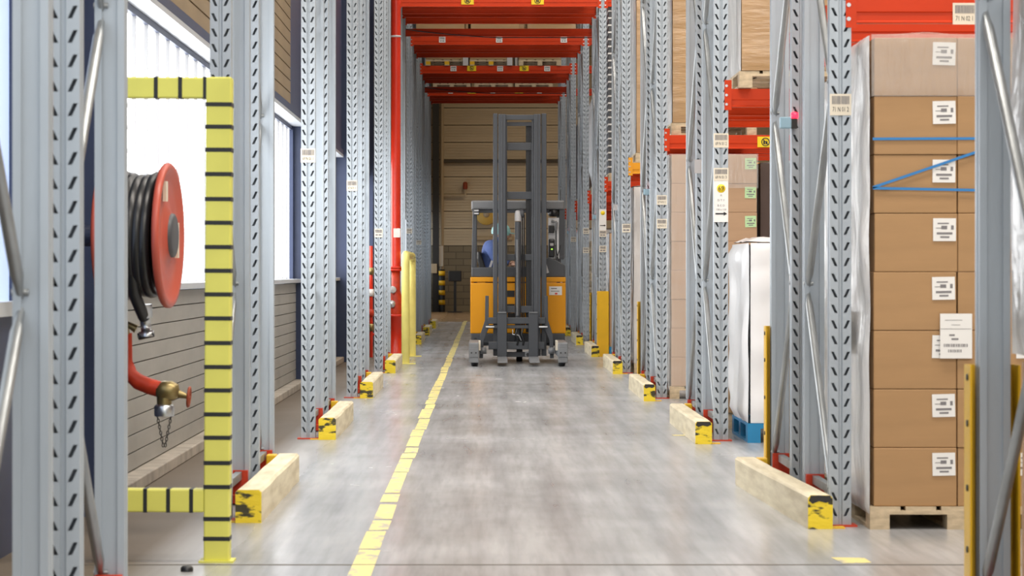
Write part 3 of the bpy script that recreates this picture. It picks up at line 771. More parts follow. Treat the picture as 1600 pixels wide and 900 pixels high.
# fourth row (67)
pallet(1.72, 25.72, 0, 'wooden pallet under the green-labelled carton stack', h=0.115)
carton_stack(1.735, 25.74, 0.117, 0.402, 0.271, 'cartonpale', True, 'in the green-labelled stack')
film = tag(empty('stretch_film', (1.735, 25.74, 0)), 'clear stretch film over the green-labelled carton stack', 'film')
m = MB(); grid(m, (-0.012, 1.22, 0.07), (0, -1.225, 0), (0, 0, 2.22), 16, 50, (-1, 0, 0), 0.02, (5, 5, 3.4), 13.0); m.build('side_sheet', 'filmside', film)
m = MB(); grid(m, (-0.012, -0.010, 1.97), (0.825, 0, 0), (0, 0, 0.32), 24, 10, (0, -1, 0), 0.014, (12, 3, 2.0), 29.0); m.build('front_sheet', 'film', film)
m = MB(); grid(m, (-0.012, -0.010, 0.11), (0.40, 0, 0), (0, 0, 1.86), 8, 70, (0, -1, 0), 0.012, (1.2, 3, 11), 39.0); m.build('front_sheet', 'film', film)
pallet(2.60, 25.8, 0, 'wooden pallet under the dark brown load')
wrapped(2.575, 3.37, 25.8, 27.0, 0.117, 2.22, 'dark brown wrapped load beside the green-labelled cartons', 'darkload', 'darkload', 0.012)
pallet(1.745, 25.85, L1 + BH + 0.002, 'wooden pallet on the lower beams of the fourth row')
wrapped(1.755, 2.55, 25.85, 27.05, L1 + BH + 0.12, 4.6, 'brown glossy wrapped load on the lower beams of the fourth row')
# fifth row (65)
pallet(1.74, 32.25, 0, 'wooden pallet under the grey wrapped load of the fifth row')
wrapped(1.735, 2.52, 32.25, 33.45, 0.117, 2.2, 'grey film-wrapped load on the floor of the fifth row', 'wrapgrey', 'wrapgrey', 0.03)
pallet(1.76, 32.3, L1 + BH + 0.002, 'wooden pallet on the amber beam of the fifth row')
wrapped(1.77, 2.55, 32.3, 33.5, L1 + BH + 0.12, 5.2, 'brown wrapped load above the amber beam of the fifth row')
# sixth row (63)
pallet(1.74, 38.75, 0, 'blue plastic pallet on the floor of the sixth row', h=0.135, m='bluepallet')
wrapped(1.745, 2.52, 38.78, 39.9, 0.137, 1.75, 'pale pink wrapped load on the floor of the sixth row', 'cartonpale', 'wrapwhite', 0.02)
ts = tag(empty('tray_stack', (1.735, 38.85, L1 + BH + 0.117)), 'tall stack of dark trays with pale rims, sixth row', 'tray stack')
me_t = MB().box(0, 0.78, 0, 1.15, 0, 0.075).mesh('tray'); me_r = MB().box(-0.01, 0.79, -0.01, 1.16, 0.075, 0.097).mesh('tray_rim')
for i in range(24):
    t = place('tray', me_t, 'greycab', ts, (0, 0, i * 0.1)); place('tray_rim', me_r, 'wrapwhite', t)
pallet(1.74, 38.85, L1 + BH + 0.002, 'wooden pallet under the tray stack of the sixth row')
# seventh row (61): empty pallets and a bulging sheet
for i in range(13):
    pallet(1.74 + random.uniform(-.01, .01), 45.3 + random.uniform(-.02, .02), i * 0.131, f'empty wooden pallet in the tall stack of the seventh row, {["lowest","second","third","fourth","fifth","sixth","seventh","eighth","ninth","tenth","eleventh","twelfth","topmost"][i]} one up', h=0.13, grp='stacked empty pallets')
pallet(1.74, 45.3, L1 + BH + 0.002, 'wooden pallet on the lower beams of the seventh row')
m = MB(); m.lathe([(0.0, 0), (0.36, 0.03), (0.43, 0.3), (0.47, 0.8), (0.44, 1.3), (0.34, 1.6), (0.0, 1.7)], 28)
tag(m.build('bulk_bag', 'clear', None, (2.14, 45.85, L1 + BH + 0.118)), 'bulging white bulk bag on the lower beams of the seventh row', 'bulk bag')
# last rows
pallet(1.74, 51.8, 0, 'wooden pallet on the floor of the eighth row'); wrapped(1.745, 2.52, 51.8, 53.0, 0.117, 2.0, 'white wrapped load on the floor of the eighth row', 'wrapwhite', 'wrapwhite')
pallet(1.74, 51.8, L1 + BH + 0.002, 'wooden pallet on the lower beams of the eighth row'); wrapped(1.745, 2.52, 51.8, 53.0, L1 + BH + 0.12, 4.0, 'dark load on the lower beams of the eighth row', 'darkload', 'darkload')
pallet(1.74, 58.3, 0, 'wooden pallet on the floor of the ninth row'); wrapped(1.745, 2.52, 58.3, 59.5, 0.117, 2.0, 'pale carton load on the floor of the ninth row', 'cartonpale', 'wrapwhite')
# loads bridging over the aisle; sixth-row and rear ones unseen, added to shade beams
LZ = L2 + 0.147
for k, xs in ((5, (-1.15, -0.25, 0.68)), (6, (-1.15, -0.25, 0.68)), (7, (-1.13, -0.30, 0.62)), (8, (-1.12, -0.24, 0.62))):
    for i, x in enumerate(xs):
        side = ['left', 'middle', 'right'][i]
        pallet(x, D[k] - 0.02, LZ, f'wooden pallet bridging over the aisle, {side} one in the {ORD[k]} row', blockm='yellow' if (k == 7 and i < 2) else None)
        mt = [['wrapcard', 'wrapcard', 'wrapcard'], ['wrapcard', 'wrapcard', 'wrapcard'], ['wrapcard', 'wrapcard', 'wrapcard'], ['darkload', 'wrapgrey', 'wrapgrey']][k - 5][i]
        wrapped(x + 0.005, x + 0.80, D[k] - 0.02, D[k] + 1.18, LZ + 0.117, LZ + 1.3, f'unseen wrapped load added as shade, {side} front one in the {ORD[k]} row', mt, mt)
        pallet(x, D[k] + 1.56, LZ, f'unseen wooden pallet under an added shading load, rear {side} one in the {ORD[k]} row')
        wrapped(x + 0.005, x + 0.80, D[k] + 1.56, D[k] + 2.76, LZ + 0.117, LZ + 1.3, f'unseen wrapped load added as shade, {side} rear one in the {ORD[k]} row', mt, mt, nz=6)
        if k == 7 and i < 2:
            tag(MB().box(x + 0.70, x + 0.80, D[k] - 0.05, D[k] - 0.044, LZ + 0.0, LZ + 0.20).build('hanging_tag', 'greyblank'), f'grey card hanging on the {side} overhead load of the eighth row', 'tag')

# ------------------------------------------------------------------ yellow and black reel guard
GY = 11.2
g = empty('reel_guard', (-1.097, GY, 0)); g.rotation_euler = (0, 0.005, 0)
tag(g, 'yellow square-tube guard frame with black tape bands before the hose reel', 'guard frame')
w = 0.052; zt = wz(120, GY)
MB().box(-w, w, 0, 0.1, 0.006, zt).build('guard_post', 'gateyel', g, bevel=0.006)
MB().box(-w, w, 0, 0.1, 0.006, zt).build('guard_post', 'gateyel', g, (-0.435, 0, 0), bevel=0.006)
MB().box(-0.435 + w, -w, 0.004, 0.096, wz(153, GY), zt - 0.002).build('upper_arm', 'gateyel', g, bevel=0.006)
MB().box(-0.435 + w, -w, 0.004, 0.096, wz(801, GY), wz(765, GY)).build('lower_arm', 'gateyel', g, bevel=0.006)
MB().box(-0.07, 0.07, -0.02, 0.12, 0, 0.008).build('base_plate', 'gateyel', g)
me_band = MB().box(-w - 0.0015, w + 0.0015, -0.0015, 0.1015, -0.0085, 0.0085).mesh('tape_band')
for py in (163, 198, 234, 272, 311, 348, 386, 423, 460, 497.5, 536, 573.5, 610, 647.5, 684, 723.5, 761, 811, 842):
    place('tape_band', me_band, 'tape', g, (0, 0, wz(py, GY))); place('tape_band', me_band, 'tape', g, (-0.435, 0, wz(py, GY)))
zc = (wz(153, GY) + zt) / 2
for px in (238, 276, 315): MB().box(-0.008, 0.008, 0.0025, 0.0975, wz(153, GY) - .0015, zt).build('tape_band', 'tape', g, (wx(px, GY) + 1.097 + 0.004, 0, 0))
for px in (226, 262, 298): MB().box(-0.008, 0.008, 0.0025, 0.0975, wz(801, GY) - .0015, wz(765, GY) + .0015).build('tape_band', 'tape', g, (wx(px, GY) + 1.097, 0, 0))

# ------------------------------------------------------------------ fire hose reel
RYc = 12.4
reel = empty('hose_reel', (wx(264, RYc), RYc, wz(368, RYc)), R(-4.0))
tag(reel, 'red fire hose reel with coiled black hose on the left wall', 'hose reel')
RR = 0.327
prof = [(0, 0.012), (0.10, 0.012), (0.13, -0.005), (0.27, -0.005), (0.295, 0.012), (0.318, 0.014), (RR, 0.006), (RR, -0.012), (0.318, -0.020), (0.295, -0.020), (0.0, -0.022)]
MB().lathe(prof, 56, 'x').build('front_disc', 'reelred', reel)
MB().lathe([(0, 0.03), (0.085, 0.03), (0.098, 0.024), (0.10, 0.010)], 32, 'x').build('hub_cap', 'greycab', reel)
MB().lathe(prof, 40, 'x').build('rear_disc', 'reelred', reel, (-0.27, 0, 0))
pts = []
for i in range(6 * 36 + 1):
    a = 2 * math.pi * i / 36; rad = 0.262 + 0.012 * math.sin(i * 0.37)
    pts.append((-0.05 - 0.19 * i / (6 * 36), rad * math.cos(a), rad * math.sin(a)))
MB().tube(pts, 0.027, 10).build('coiled_hose', 'rubber', reel)
pts = []
for i in range(6 * 36 + 1):
    a = 2 * math.pi * i / 36
    pts.append((-0.055 - 0.185 * i / (6 * 36), 0.215 * math.cos(a), 0.215 * math.sin(a)))
MB().tube(pts, 0.027, 8).lathe([(0.15, -0.03), (0.15, -0.25)], 24, 'x').build('coiled_hose', 'rubber', reel)
hs = MB().tube([(-0.13, -0.20, -0.16), (-0.125, -0.17, -0.26), (-0.11, -0.10, -0.33), (-0.10, -0.06, -0.37)], 0.027, 10).build('hose_tail', 'rubber', reel)
nz = MB().tube([(-0.10, -0.06, -0.31), (-0.098, -0.055, -0.37), (-0.097, -0.053, -0.372), (-0.095, -0.05, -0.43), (-0.094, -0.05, -0.431), (-0.092, -0.05, -0.455)], [0.034, 0.034, 0.026, 0.022, 0.034, 0.034], 14).build('nozzle', 'chrome', reel)
MB().tube([(-0.13, -0.05, -0.455), (-0.06, -0.05, -0.44)], 0.016, 8).build('nozzle_lever', 'black', nz)
MB().cyl((-0.27, 0, 0), (-0.56, 0, 0), 0.05, 14).box(-0.57, -0.545, -0.12, 0.12, -0.2, 0.2).build('wall_bracket', 'bluepaint', reel)
MB().box(0.0, 0.016, -0.15, -0.11, 0.15, 0.24).build('sticker', 'labelcream', reel)
MB().box(0.0, 0.016, 0.14, 0.17, -0.10, 0.06).build('sticker', 'labelcream', reel)

# red supply pipe with brass valve
vy = 12.5
v = empty('hydrant_valve', (wx(207, vy), vy, 0)); tag(v, 'red pipe with brass valve, handwheel and hanging chain below the reel', 'valve')
zz = wz(598, vy)
MB().tube([(-0.02, 0, wz(520, vy)), (-0.02, 0, zz + 0.10), (-0.01, -0.01, zz + 0.04), (0.03, -0.02, zz + 0.005), (0.08, -0.03, zz - 0.015), (0.135, -0.04, zz - 0.03)], [0.018, 0.02, 0.034, 0.037, 0.037, 0.037], 14).build('red_pipe', 'redplate', v)
MB().tube([(-0.03, 0.0, wz(522, vy)), (-0.10, 0.0, wz(505, vy)), (-0.15, -0.02, 1.1), (-0.16, -0.05, 1.33)], 0.02, 10).build('feed_pipe', 'redpipe', v)
MB().tube([(-0.03, -0.01, wz(520, vy)), (-0.02, -0.02, wz(510, vy) + 0.01), (0.02, -0.02, wz(514, vy))], 0.02, 10).build('pipe_coupling', 'brass', v)
vb = MB().lathe([(0, -0.055), (0.03, -0.05), (0.046, -0.02), (0.046, 0.02), (0.03, 0.05), (0, 0.055)], 18, 'x', (0.165, -0.045, zz - 0.035)).tube([(0.15, -0.045, zz - 0.04), (0.15, -0.045, zz - 0.10)], 0.034, 14).build('valve_body', 'brass', v)
MB().tube([(0.20, -0.045, zz - 0.045), (0.262, -0.055, zz - 0.062)], [0.022, 0.010], 10).build('valve_stem', 'brass', v)
whl = [(0.262 + 0.008 * math.sin(a) * 0.5, -0.055 + 0.042 * math.cos(a), zz - 0.062 + 0.042 * math.sin(a)) for a in [2 * math.pi * i / 20 for i in range(20)]]
MB().tube(whl, 0.007, 7, closed=True).bar((0.262, -0.097, zz - 0.062), (0.262, -0.013, zz - 0.062), 0.008, 0.008).bar((0.262, -0.055, zz - 0.104), (0.262, -0.055, zz - 0.02), 0.008, 0.008).build('handwheel', 'rust', v)
MB().lathe([(0.044, 0), (0.046, 0.01), (0.046, 0.045), (0.036, 0.055), (0.0, 0.055)], 18).lathe([(0.0, 0), (0.044, 0)], 18).build('outlet_cap', 'chrome', v, (0.15, -0.045, zz - 0.150))
m = MB()
for sx, n in ((0, 12), (1, 12)):
    for i in range(n):
        t = i / (n - 1); x = 0.115 + 0.03 * t + (0.07 - 0.06 * t) * sx; z = zz - 0.13 - 0.15 * t
        ring = [(x + 0.005 * math.cos(a) * (i % 2), -0.05 + 0.005 * math.cos(a) * ((i + 1) % 2), z + 0.010 * math.sin(a)) for a in [2 * math.pi * q / 8 for q in range(8)]]
        m.tube(ring, 0.0022, 5, closed=True)
m.build('cap_chain', 'dark', v)
tag(MB().lathe([(0, 0.022), (0.018, 0.022), (0.025, 0.014), (0.025, 0)], 18).build('floor_stud', 'black', None, (wx(292, 10.87), 10.87, 0)), 'small black stud on the floor at lower left', 'stud')

# ------------------------------------------------------------------ sprinkler riser and its hoop guard
ry = 37.0; rxx = wx(618.5, ry)
s = empty('sprinkler_riser', (rxx, ry, 0)); tag(s, 'tall red sprinkler riser pipe left of the aisle', 'pipe')
MB().cyl((0, 0, wz(420, ry)), (0, 0, 8.4), 0.065, 20).build('riser_pipe', 'redpipe', s)
MB().lathe([(0.066, -0.012), (0.071, -0.012), (0.071, 0.012), (0.066, 0.012)], 20).build('pipe_joint', 'greyblank', s, (0, 0, wz(57, ry)))
MB().lathe([(0, -0.03), (0.10, -0.03), (0.10, -0.004), (0.09, -0.004), (0.09, 0.004), (0.10, 0.004), (0.10, 0.03), (0, 0.03)], 20).build('flange', 'redpipe', s, (0, 0, wz(420, ry)))
MB().lathe([(0, 0.36), (0.05, 0.36), (0.06, 0.50), (0.09, 0.62), (0.09, 0.82), (0.06, 0.94), (0.06, wz(420, ry)), (0, wz(420, ry))], 20).build('valve_body', 'redplate', s)
MB().lathe([(0.0, 0.004), (0.12, 0.004), (0.12, 0.03), (0.085, 0.04), (0.085, 0.58), (0.10, 0.585), (0.10, 0.62), (0, 0.62)], 20).build('lower_barrel', 'redpipe', s)
MB().lathe([(0, -0.12), (0.045, -0.12), (0.05, -0.10), (0.05, -0.06), (0, -0.06)], 14, 'y').build('pressure_gauge', 'greyblank', s, (-0.04, 0, 0.95))
MB().lathe([(0, -0.12), (0.045, -0.12), (0.05, -0.10), (0.05, -0.06), (0, -0.06)], 14, 'y').build('pressure_gauge', 'rivet', s, (-0.05, 0, 0.76))
MB().box(-0.03, 0.062, -0.068, -0.050, wz(371, ry), wz(357, ry)).build('pipe_sticker', 'paper', s)
s2 = empty('valve_trim', (wx(580, 38.2), 38.2, 0)); tag(s2, 'thin red pipes with small valves by the left wall', 'pipe')
MB().cyl((0, 0, 0.004), (0, 0, 1.55), 0.024, 10).build('trim_pipe', 'redpipe', s2)
MB().cyl((-0.06, 0.03, 0.3), (-0.04, 0.03, 1.7), 0.014, 8).cyl((-0.3, 0.03, 0.3), (0.3, 0.02, 0.34), 0.02, 8).build('trim_pipe', 'redpipe', s2)
for z in (0.42, 0.62, 0.9, 1.2): MB().lathe([(0, -0.05), (0.035, -0.05), (0.04, 0), (0.035, 0.05), (0, 0.05)], 12).build('trim_valve', ['brass', 'paper', 'redplate', 'greyblank'][int(z * 10) % 4], s2, (0, 0, z))
h = empty('hoop_guard', (-1.035, 35.5, 0)); tag(h, 'pale yellow tubular hoop guard before the red riser', 'guard hoop')
zt = wz(392, 35.5) - 0.05; L = 3.2; r = 0.14
pts = [(0, 0, 0.01), (0, 0, zt - r)] + [(0, r - r * math.cos(a), zt - r + r * math.sin(a)) for a in [R(t) for t in (15, 30, 45, 60, 75, 90)]]
pts += [(0, L - r + r * math.sin(a), zt - r + r * math.cos(a)) for a in [R(t) for t in (0, 15, 30, 45, 60, 75, 90)]] + [(0, L, 0.01)]
MB().tube(pts, 0.052, 16).build('hoop_tube', 'hoopyel', h)
for yy in (0, L): MB().box(-0.09, 0.13, yy - 0.09, yy + 0.09, 0, 0.012).build('floor_plate', 'hoopyel', h, bevel=0.003)

# ------------------------------------------------------------------ reach truck
TX, TY = 0.409, 34.5
T = empty('reach_truck', (TX, TY, 0)); tag(T, 'orange and grey reach truck with raised mast in the aisle', 'forklift')
def lx(px, ly): return wx(px, TY + ly) - TX
def lz(py, ly): return wz(py, TY + ly)
for s in (-1, 1):
    leg = MB().box(s * 0.56 - 0.062, s * 0.56 + 0.062, 0.0, 1.75, 0.115, 0.30).build('outrigger_leg', 'greylt', T, bevel=0.012)
    MB().box(s * 0.56 - 0.058, s * 0.56 + 0.058, -0.012, 0.0, 0.12, 0.23).build('end_cap', 'greylt', leg, bevel=0.005)
    for b in (-0.028, 0.028): MB().cyl((s * 0.56 + b, -0.022, 0.175), (s * 0.56 + b, -0.012, 0.175), 0.010, 8).build('cap_bolt', 'dark', leg)
    MB().lathe([(0, -0.045), (0.13, -0.045), (0.142, -0.035), (0.142, 0.035), (0.13, 0.045), (0, 0.045)], 24, 'x').build('load_wheel', 'rubber', T, (s * 0.55, 0.24, 0.142))
    MB().box(s * 0.56 - 0.061, s * 0.56 + 0.061, 0.0, 0.09, 0.05, 0.14).build('wheel_housing', 'greylt', leg, bevel=0.008)
    # inner rollers and bright spacer
    MB().box(s * 0.487 - 0.012, s * 0.487 + 0.012, 0.15, 0.5, 0.2, 0.32).build('leg_spacer', 'labelcream', leg)
# forks
for s, cx in ((-1, -0.197), (1, 0.208)):
    fk = empty('fork', (0, 0, 0)); fk.parent = T
    MB().prism([(1.10, 0.05), (1.10, 0.66), (1.145, 0.66), (1.15, 0.045)], cx - 0.063, cx + 0.063, 'yz').build('fork_shank', 'grey', fk, bevel=0.008)
    MB().prism([(0.06, 0.045), (0.06, 0.062), (0.55, 0.085), (1.10, 0.095), (1.145, 0.045)], cx - 0.063, cx + 0.063, 'yz').build('fork_blade', 'greylt', fk, bevel=0.005)
    MB().box(cx - 0.055, cx + 0.055, 1.085, 1.145, 0.655, 0.672).build('fork_hook', 'greylt', fk, bevel=0.004)
# carriage
CY = 1.15
car = empty('fork_carriage', (0, 0, 0)); car.parent = T
MB().box(-0.385, 0.365, CY, CY + 0.05, 0.515, 0.60).build('carriage_bar', 'grey', car, bevel=0.008)
MB().box(-0.40, 0.38, CY + 0.02, CY + 0.06, 0.455, 0.50).build('carriage_bar', 'greycab', car, bevel=0.006)
MB().box(-0.375, 0.355, CY, CY + 0.05, 0.185, 0.285).build('carriage_bar', 'grey', car, bevel=0.008)
for s in (-1, 1):
    o = -0.01
    P = [(0.36, 0.52), (0.36, 0.88), (0.405, 0.88), (0.41, 0.56), (0.475, 0.36), (0.485, 0.07), (0.435, 0.07), (0.425, 0.30), (0.385, 0.40), (0.36, 0.46)]
    MB().prism([(s * a + o, b) for a, b in P], CY + 0.03, CY + 0.10).build('side_arm', 'grey', car, bevel=0.006)
    MB().cyl((s * 0.29 + o, CY - 0.01, 0.475), (s * 0.40 + o, CY - 0.01, 0.475), 0.014, 10).build('shift_rod', 'chrome', car)
    MB().lathe([(0, -0.04), (0.04, -0.04), (0.045, 0.04), (0, 0.04)], 14, 'x').build('guide_roller', 'greylt', car, (s * 0.44, CY - 0.02, 0.17))
for px in (808, 817): MB().tube([(lx(px, CY), CY - 0.005, 0.45), (lx(px, CY) - 0.02, CY - 0.03, 0.38), (lx(px, CY) + 0.015, CY - 0.02, 0.31), (lx(px, CY), CY, 0.24)], 0.013, 8).build('carriage_hose', 'rubber', car)
MB().tube([(-0.06, CY - 0.01, 0.44), (-0.06, CY - 0.03, 0.38), (0.02, CY - 0.03, 0.37), (0.05, CY - 0.02, 0.30)], 0.008, 8).build('steel_line', 'chrome', car)
MB().box(0.10, 0.175, CY - 0.03, CY + 0.02, 0.09, 0.16).build('sensor_head', 'greylt', car, bevel=0.006)
MB().cyl((0.10 + 0.035, CY - 0.035, 0.12), (0.135, CY - 0.028, 0.12), 0.022, 14).build('camera_lens', 'black', car)
# mast
MY = 1.22
mast = empty('mast', (0, 0, 0)); mast.parent = T
zt = lz(177, MY)
def rail(px0, px1, y0, y1, z0, z1, m='grey'):
    a, b = lx(px0, MY), lx(px1, MY)
    MB().box(a, b, y0, y1, z0, z1).build('mast_rail', m, mast, bevel=0.006)
rail(770.5, 777.5, MY + 0.03, MY + 0.16, 0.10, zt); rail(778.5, 790.5, MY, MY + 0.12, 0.10, zt - 0.01); rail(783, 786, MY - 0.004, MY + 0.01, 0.7, zt - 0.01, 'greycab')
rail(846, 854, MY + 0.03, MY + 0.16, 0.10, zt); rail(834, 845, MY, MY + 0.12, 0.10, zt - 0.01); rail(838.5, 840.5, MY - 0.004, MY + 0.01, 0.7, zt - 0.01, 'greycab')
rail(790.5, 792.5, MY + 0.05, MY + 0.20, 0.2, zt - 0.02, 'greycab'); rail(831, 834, MY + 0.05, MY + 0.20, 0.2, zt - 0.02, 'greycab')
for a, b, yo in ((179, 187, 0.03), (190, 196, 0.10), (222, 234, 0.12), (299, 311, 0.12), (397, 407, 0.14), (478, 489, 0.1), (550, 558, 0.05)):
    MB().box(lx(788, MY), lx(836, MY), MY + yo, MY + yo + 0.05, lz(b, MY), lz(a, MY)).build('mast_crossbar', 'greycab' if a in (190, 222) else 'grey', mast, bevel=0.006)
for px in (825, 829.5):
    MB().box(lx(px, MY) - 0.016, lx(px, MY) + 0.016, MY + 0.17, MY + 0.19, 0.45, zt - 0.12).build('lift_chain', 'black', mast)
MB().box(lx(822, MY), lx(833, MY), MY + 0.195, MY + 0.21, 0.4, zt - 0.15).build('hose_track', 'dark', mast)
cx = lx(809.5, MY)
MB().cyl((cx, MY + 0.10, 0.2), (cx, MY + 0.10, lz(346, MY)), 0.040, 16).build('lift_cylinder', 'greycab', mast)
MB().lathe([(0.044, 0), (0.044, 0.09), (0.036, 0.125), (0.018, 0.14), (0, 0.142)], 16).build('cylinder_cap', 'greyblank', mast, (cx, MY + 0.10, lz(345, MY)))
m = MB(); z = 0.62
while z < lz(375, MY): m.lathe([(0.017, z), (0.022, z + 0.007), (0.017, z + 0.014)], 10, 'z', (cx - 0.008, MY + 0.055, 0)); z += 0.016
m.build('hose_bellows', 'greylt', mast)
for px in (816, 819): MB().cyl((lx(px, MY), MY + 0.12, 0.45), (lx(px, MY), MY + 0.12, lz(335, MY)), 0.010, 8).build('hydraulic_hose', 'rubber', mast)
MB().lathe([(0, -0.03), (0.05, -0.03), (0.055, -0.015), (0.055, 0.015), (0.05, 0.03), (0, 0.03)], 18, 'x').build('chain_wheel', 'greycab', mast, (cx + 0.05, MY + 0.12, lz(333, MY)))
# chassis and cab
BY = 1.62
body = empty('truck_body', (0, 0, 0)); body.parent = T
xl, xr = lx(735, BY), lx(884, BY)
MB().box(xl + 0.01, xr - 0.01, BY + 0.03, 3.0, 0.22, 0.62).build('chassis', 'greycab', body, bevel=0.02)
MB().box(xl + 0.01, xr - 0.01, BY, BY + 0.05, lz(536, BY), lz(521, BY)).build('skirt', 'greycab', body, bevel=0.008)
MB().box(xl, lx(812, BY), BY, BY + 0.09, lz(521, BY), lz(442, BY)).build('front_panel', 'orange', body, bevel=0.012)
MB().box(lx(812, BY) + 0.004, xr, BY, BY + 0.09, lz(521, BY), lz(442, BY)).build('front_panel', 'orange', body, bevel=0.012)
MB().box(xl, xr, BY, BY + 0.12, lz(440.5, BY), lz(433, BY)).build('panel_lip', 'orange', body, bevel=0.008)
for s, a in ((-1, xl), (1, xr - 0.04)): MB().box(a, a + 0.04, BY + 0.09, 3.0, 0.40, 1.10).build('side_panel', 'orange', body, bevel=0.01)
MB().box(xl + 0.01, xr - 0.01, 2.92, 3.0, 0.4, 1.05).build('rear_panel', 'orange', body, bevel=0.01)
MB().box(lx(793, BY), lx(806, BY), BY - 0.012, BY, lz(498, BY), lz(489, BY)).build('vent_slot', 'dark', body)
for a, b in ((454, 464), (475, 479)): MB().box(lx(788, BY), lx(804, BY), BY - 0.004, BY, lz(b, BY), lz(a, BY)).build('vent_slot', 'dark', body)
# console: low at left, rising slope at right
MB().prism([(xl + 0.015, lz(433, BY)), (xr - 0.01, lz(433, BY)), (xr - 0.012, lz(414, BY)), (lx(866, BY), lz(405, BY)), (lx(856, BY), lz(402, BY)), (lx(846, BY), lz(416, BY)), (xl + 0.02, lz(418, BY))], BY + 0.02, BY + 0.30).build('console', 'greycab', body, bevel=0.012)
MB().cyl((lx(743, BY), BY - 0.01, lz(530, BY)), (lx(743, BY), BY, lz(530, BY)), 0.02, 12).build('tow_eye', 'dark', body)
st = MB().box(lx(858, BY), lx(878, BY), BY - 0.003, BY, lz(461, BY), lz(447.5, BY)).build('data_sticker', 'paper', body)
MB().box(lx(861, BY), lx(870, BY), BY - 0.004, BY - 0.003, lz(451.5, BY), lz(450, BY)).box(lx(861, BY), lx(874, BY), BY - 0.004, BY - 0.003, lz(455.5, BY), lz(454.5, BY)).build('sticker_print', 'greyink', st)
MB().box(lx(867, BY), lx(871, BY), BY - 0.004, BY - 0.003, lz(460, BY), lz(457.5, BY)).build('sticker_mark', 'redpipe', st)
MB().cyl((0.0, 2.3, 0.14), (0.08, 2.3, 0.14), 0.14, 20).build('drive_wheel', 'rubber', T)
# overhead guard
og = empty('overhead_guard', (0, 0, 0)); og.parent = T
zg0, zg1 = lz(327, BY), lz(313, BY)
gl, gr = lx(736.5, BY), lx(882, BY)
MB().box(gl, gr, BY + 0.05, BY + 0.17, zg0, zg1).build('guard_front_bar', 'guardtop', og, bevel=0.02)
MB().box(gl + 0.03, gr - 0.03, BY + 0.10, BY + 0.16, zg0 - 0.045, zg0).build('guard_front_bar', 'greycab', og, bevel=0.006)
MB().box(gl, gr, 2.86, 2.98, zg0, zg1).build('guard_rear_bar', 'greycab', og, bevel=0.02)
for a in (gl, gr - 0.09): MB().box(a, a + 0.09, BY + 0.17, 2.86, zg0, zg1).build('guard_side_bar', 'greycab', og, bevel=0.01)
for i in range(5): MB().box(gl + 0.19 + i * 0.2, gl + 0.23 + i * 0.2, BY + 0.17, 2.86, zg1 - 0.05, zg1 - 0.01).build('guard_slat', 'greycab', og)
MB().bar((lx(739.5, BY), BY + 0.14, lz(430, BY)), (lx(742, BY), BY + 0.11, zg0), 0.055, 0.07).build('guard_pillar', 'greycab', og, bevel=0.006)
MB().bar((lx(877.5, BY), BY + 0.14, lz(405, BY)), (lx(878.5, BY), BY + 0.11, zg0), 0.075, 0.07).build('guard_pillar', 'greycab', og, bevel=0.006)
for x in (gl + 0.04, gr - 0.04): MB().bar((x, 2.92, 1.0), (x, 2.92, zg0), 0.06, 0.06).build('guard_pillar', 'greycab', og, bevel=0.006)
lampb = MB().box(lx(740, BY), lx(749, BY), BY - 0.02, BY + 0.05, lz(336, BY), lz(326, BY)).build('work_lamp', 'black', og, bevel=0.008)
for z in (328, 332.5): MB().box(lx(741, BY), lx(748, BY), BY - 0.024, BY - 0.02, lz(z + 2.2, BY), lz(z, BY)).build('lamp_lens', 'greyblank', lampb)
MB().lathe([(0, -0.05), (0.06, -0.06), (0.085, -0.02), (0.06, 0.04), (0, 0.06)], 18).build('warning_beacon', 'black', og, (lx(866, BY), BY + 0.12, lz(331, BY)))
# driver's terminal and clipped papers by the right pillar
tm = empty('cab_terminal', (0, 0, 0)); tm.parent = T
MB().box(lx(857, BY), lx(867, BY), BY + 0.0, BY + 0.06, lz(402, BY), lz(373, BY)).build('scanner_body', 'black', tm, bevel=0.02)
MB().box(lx(859.5, BY), lx(865, BY), BY - 0.004, BY, lz(384, BY), lz(380, BY)).build('scanner_screen', 'greyblank', tm)
MB().box(lx(861, BY), lx(863.5, BY), BY - 0.006, BY, lz(390, BY), lz(388.7, BY)).build('scanner_led', 'ledgreen', tm)
MB().box(lx(857, BY), lx(866, BY), BY + 0.03, BY + 0.09, lz(364, BY), lz(352, BY)).build('terminal_mount', 'black', tm, bevel=0.01)
MB().bar((lx(869, BY), BY + 0.06, lz(410, BY)), (lx(869, BY), BY + 0.06, lz(345, BY)), 0.02, 0.02).build('mount_pole', 'greycab', tm)
MB().bar((lx(873, BY), BY + 0.05, lz(409, BY)), (lx(868, BY), BY + 0.05, lz(383, BY)), 0.012, 0.012).bar((lx(869, BY), BY + 0.05, lz(409, BY)), (lx(876, BY), BY + 0.05, lz(383, BY)), 0.012, 0.012).build('cable', 'black', tm)
MB().box(lx(857, BY), lx(874, BY), BY + 0.10, BY + 0.11, lz(404, BY), lz(340, BY)).build('clear_screen', 'clear', tm)
MB().tube([(lx(862, BY), BY + 0.05, lz(345, BY)), (lx(870, BY), BY + 0.03, lz(348, BY)), (lx(868, BY), BY + 0.05, lz(360, BY))], 0.02, 10).build('scanner_grip', 'greylt', tm)
MB().prism([(lx(851, BY), lz(428, BY)), (lx(858, BY), lz(426, BY)), (lx(854, BY), lz(413, BY)), (lx(850, BY), lz(412, BY))], BY + 0.003, BY + 0.02).build('armrest', 'greyblank', body)
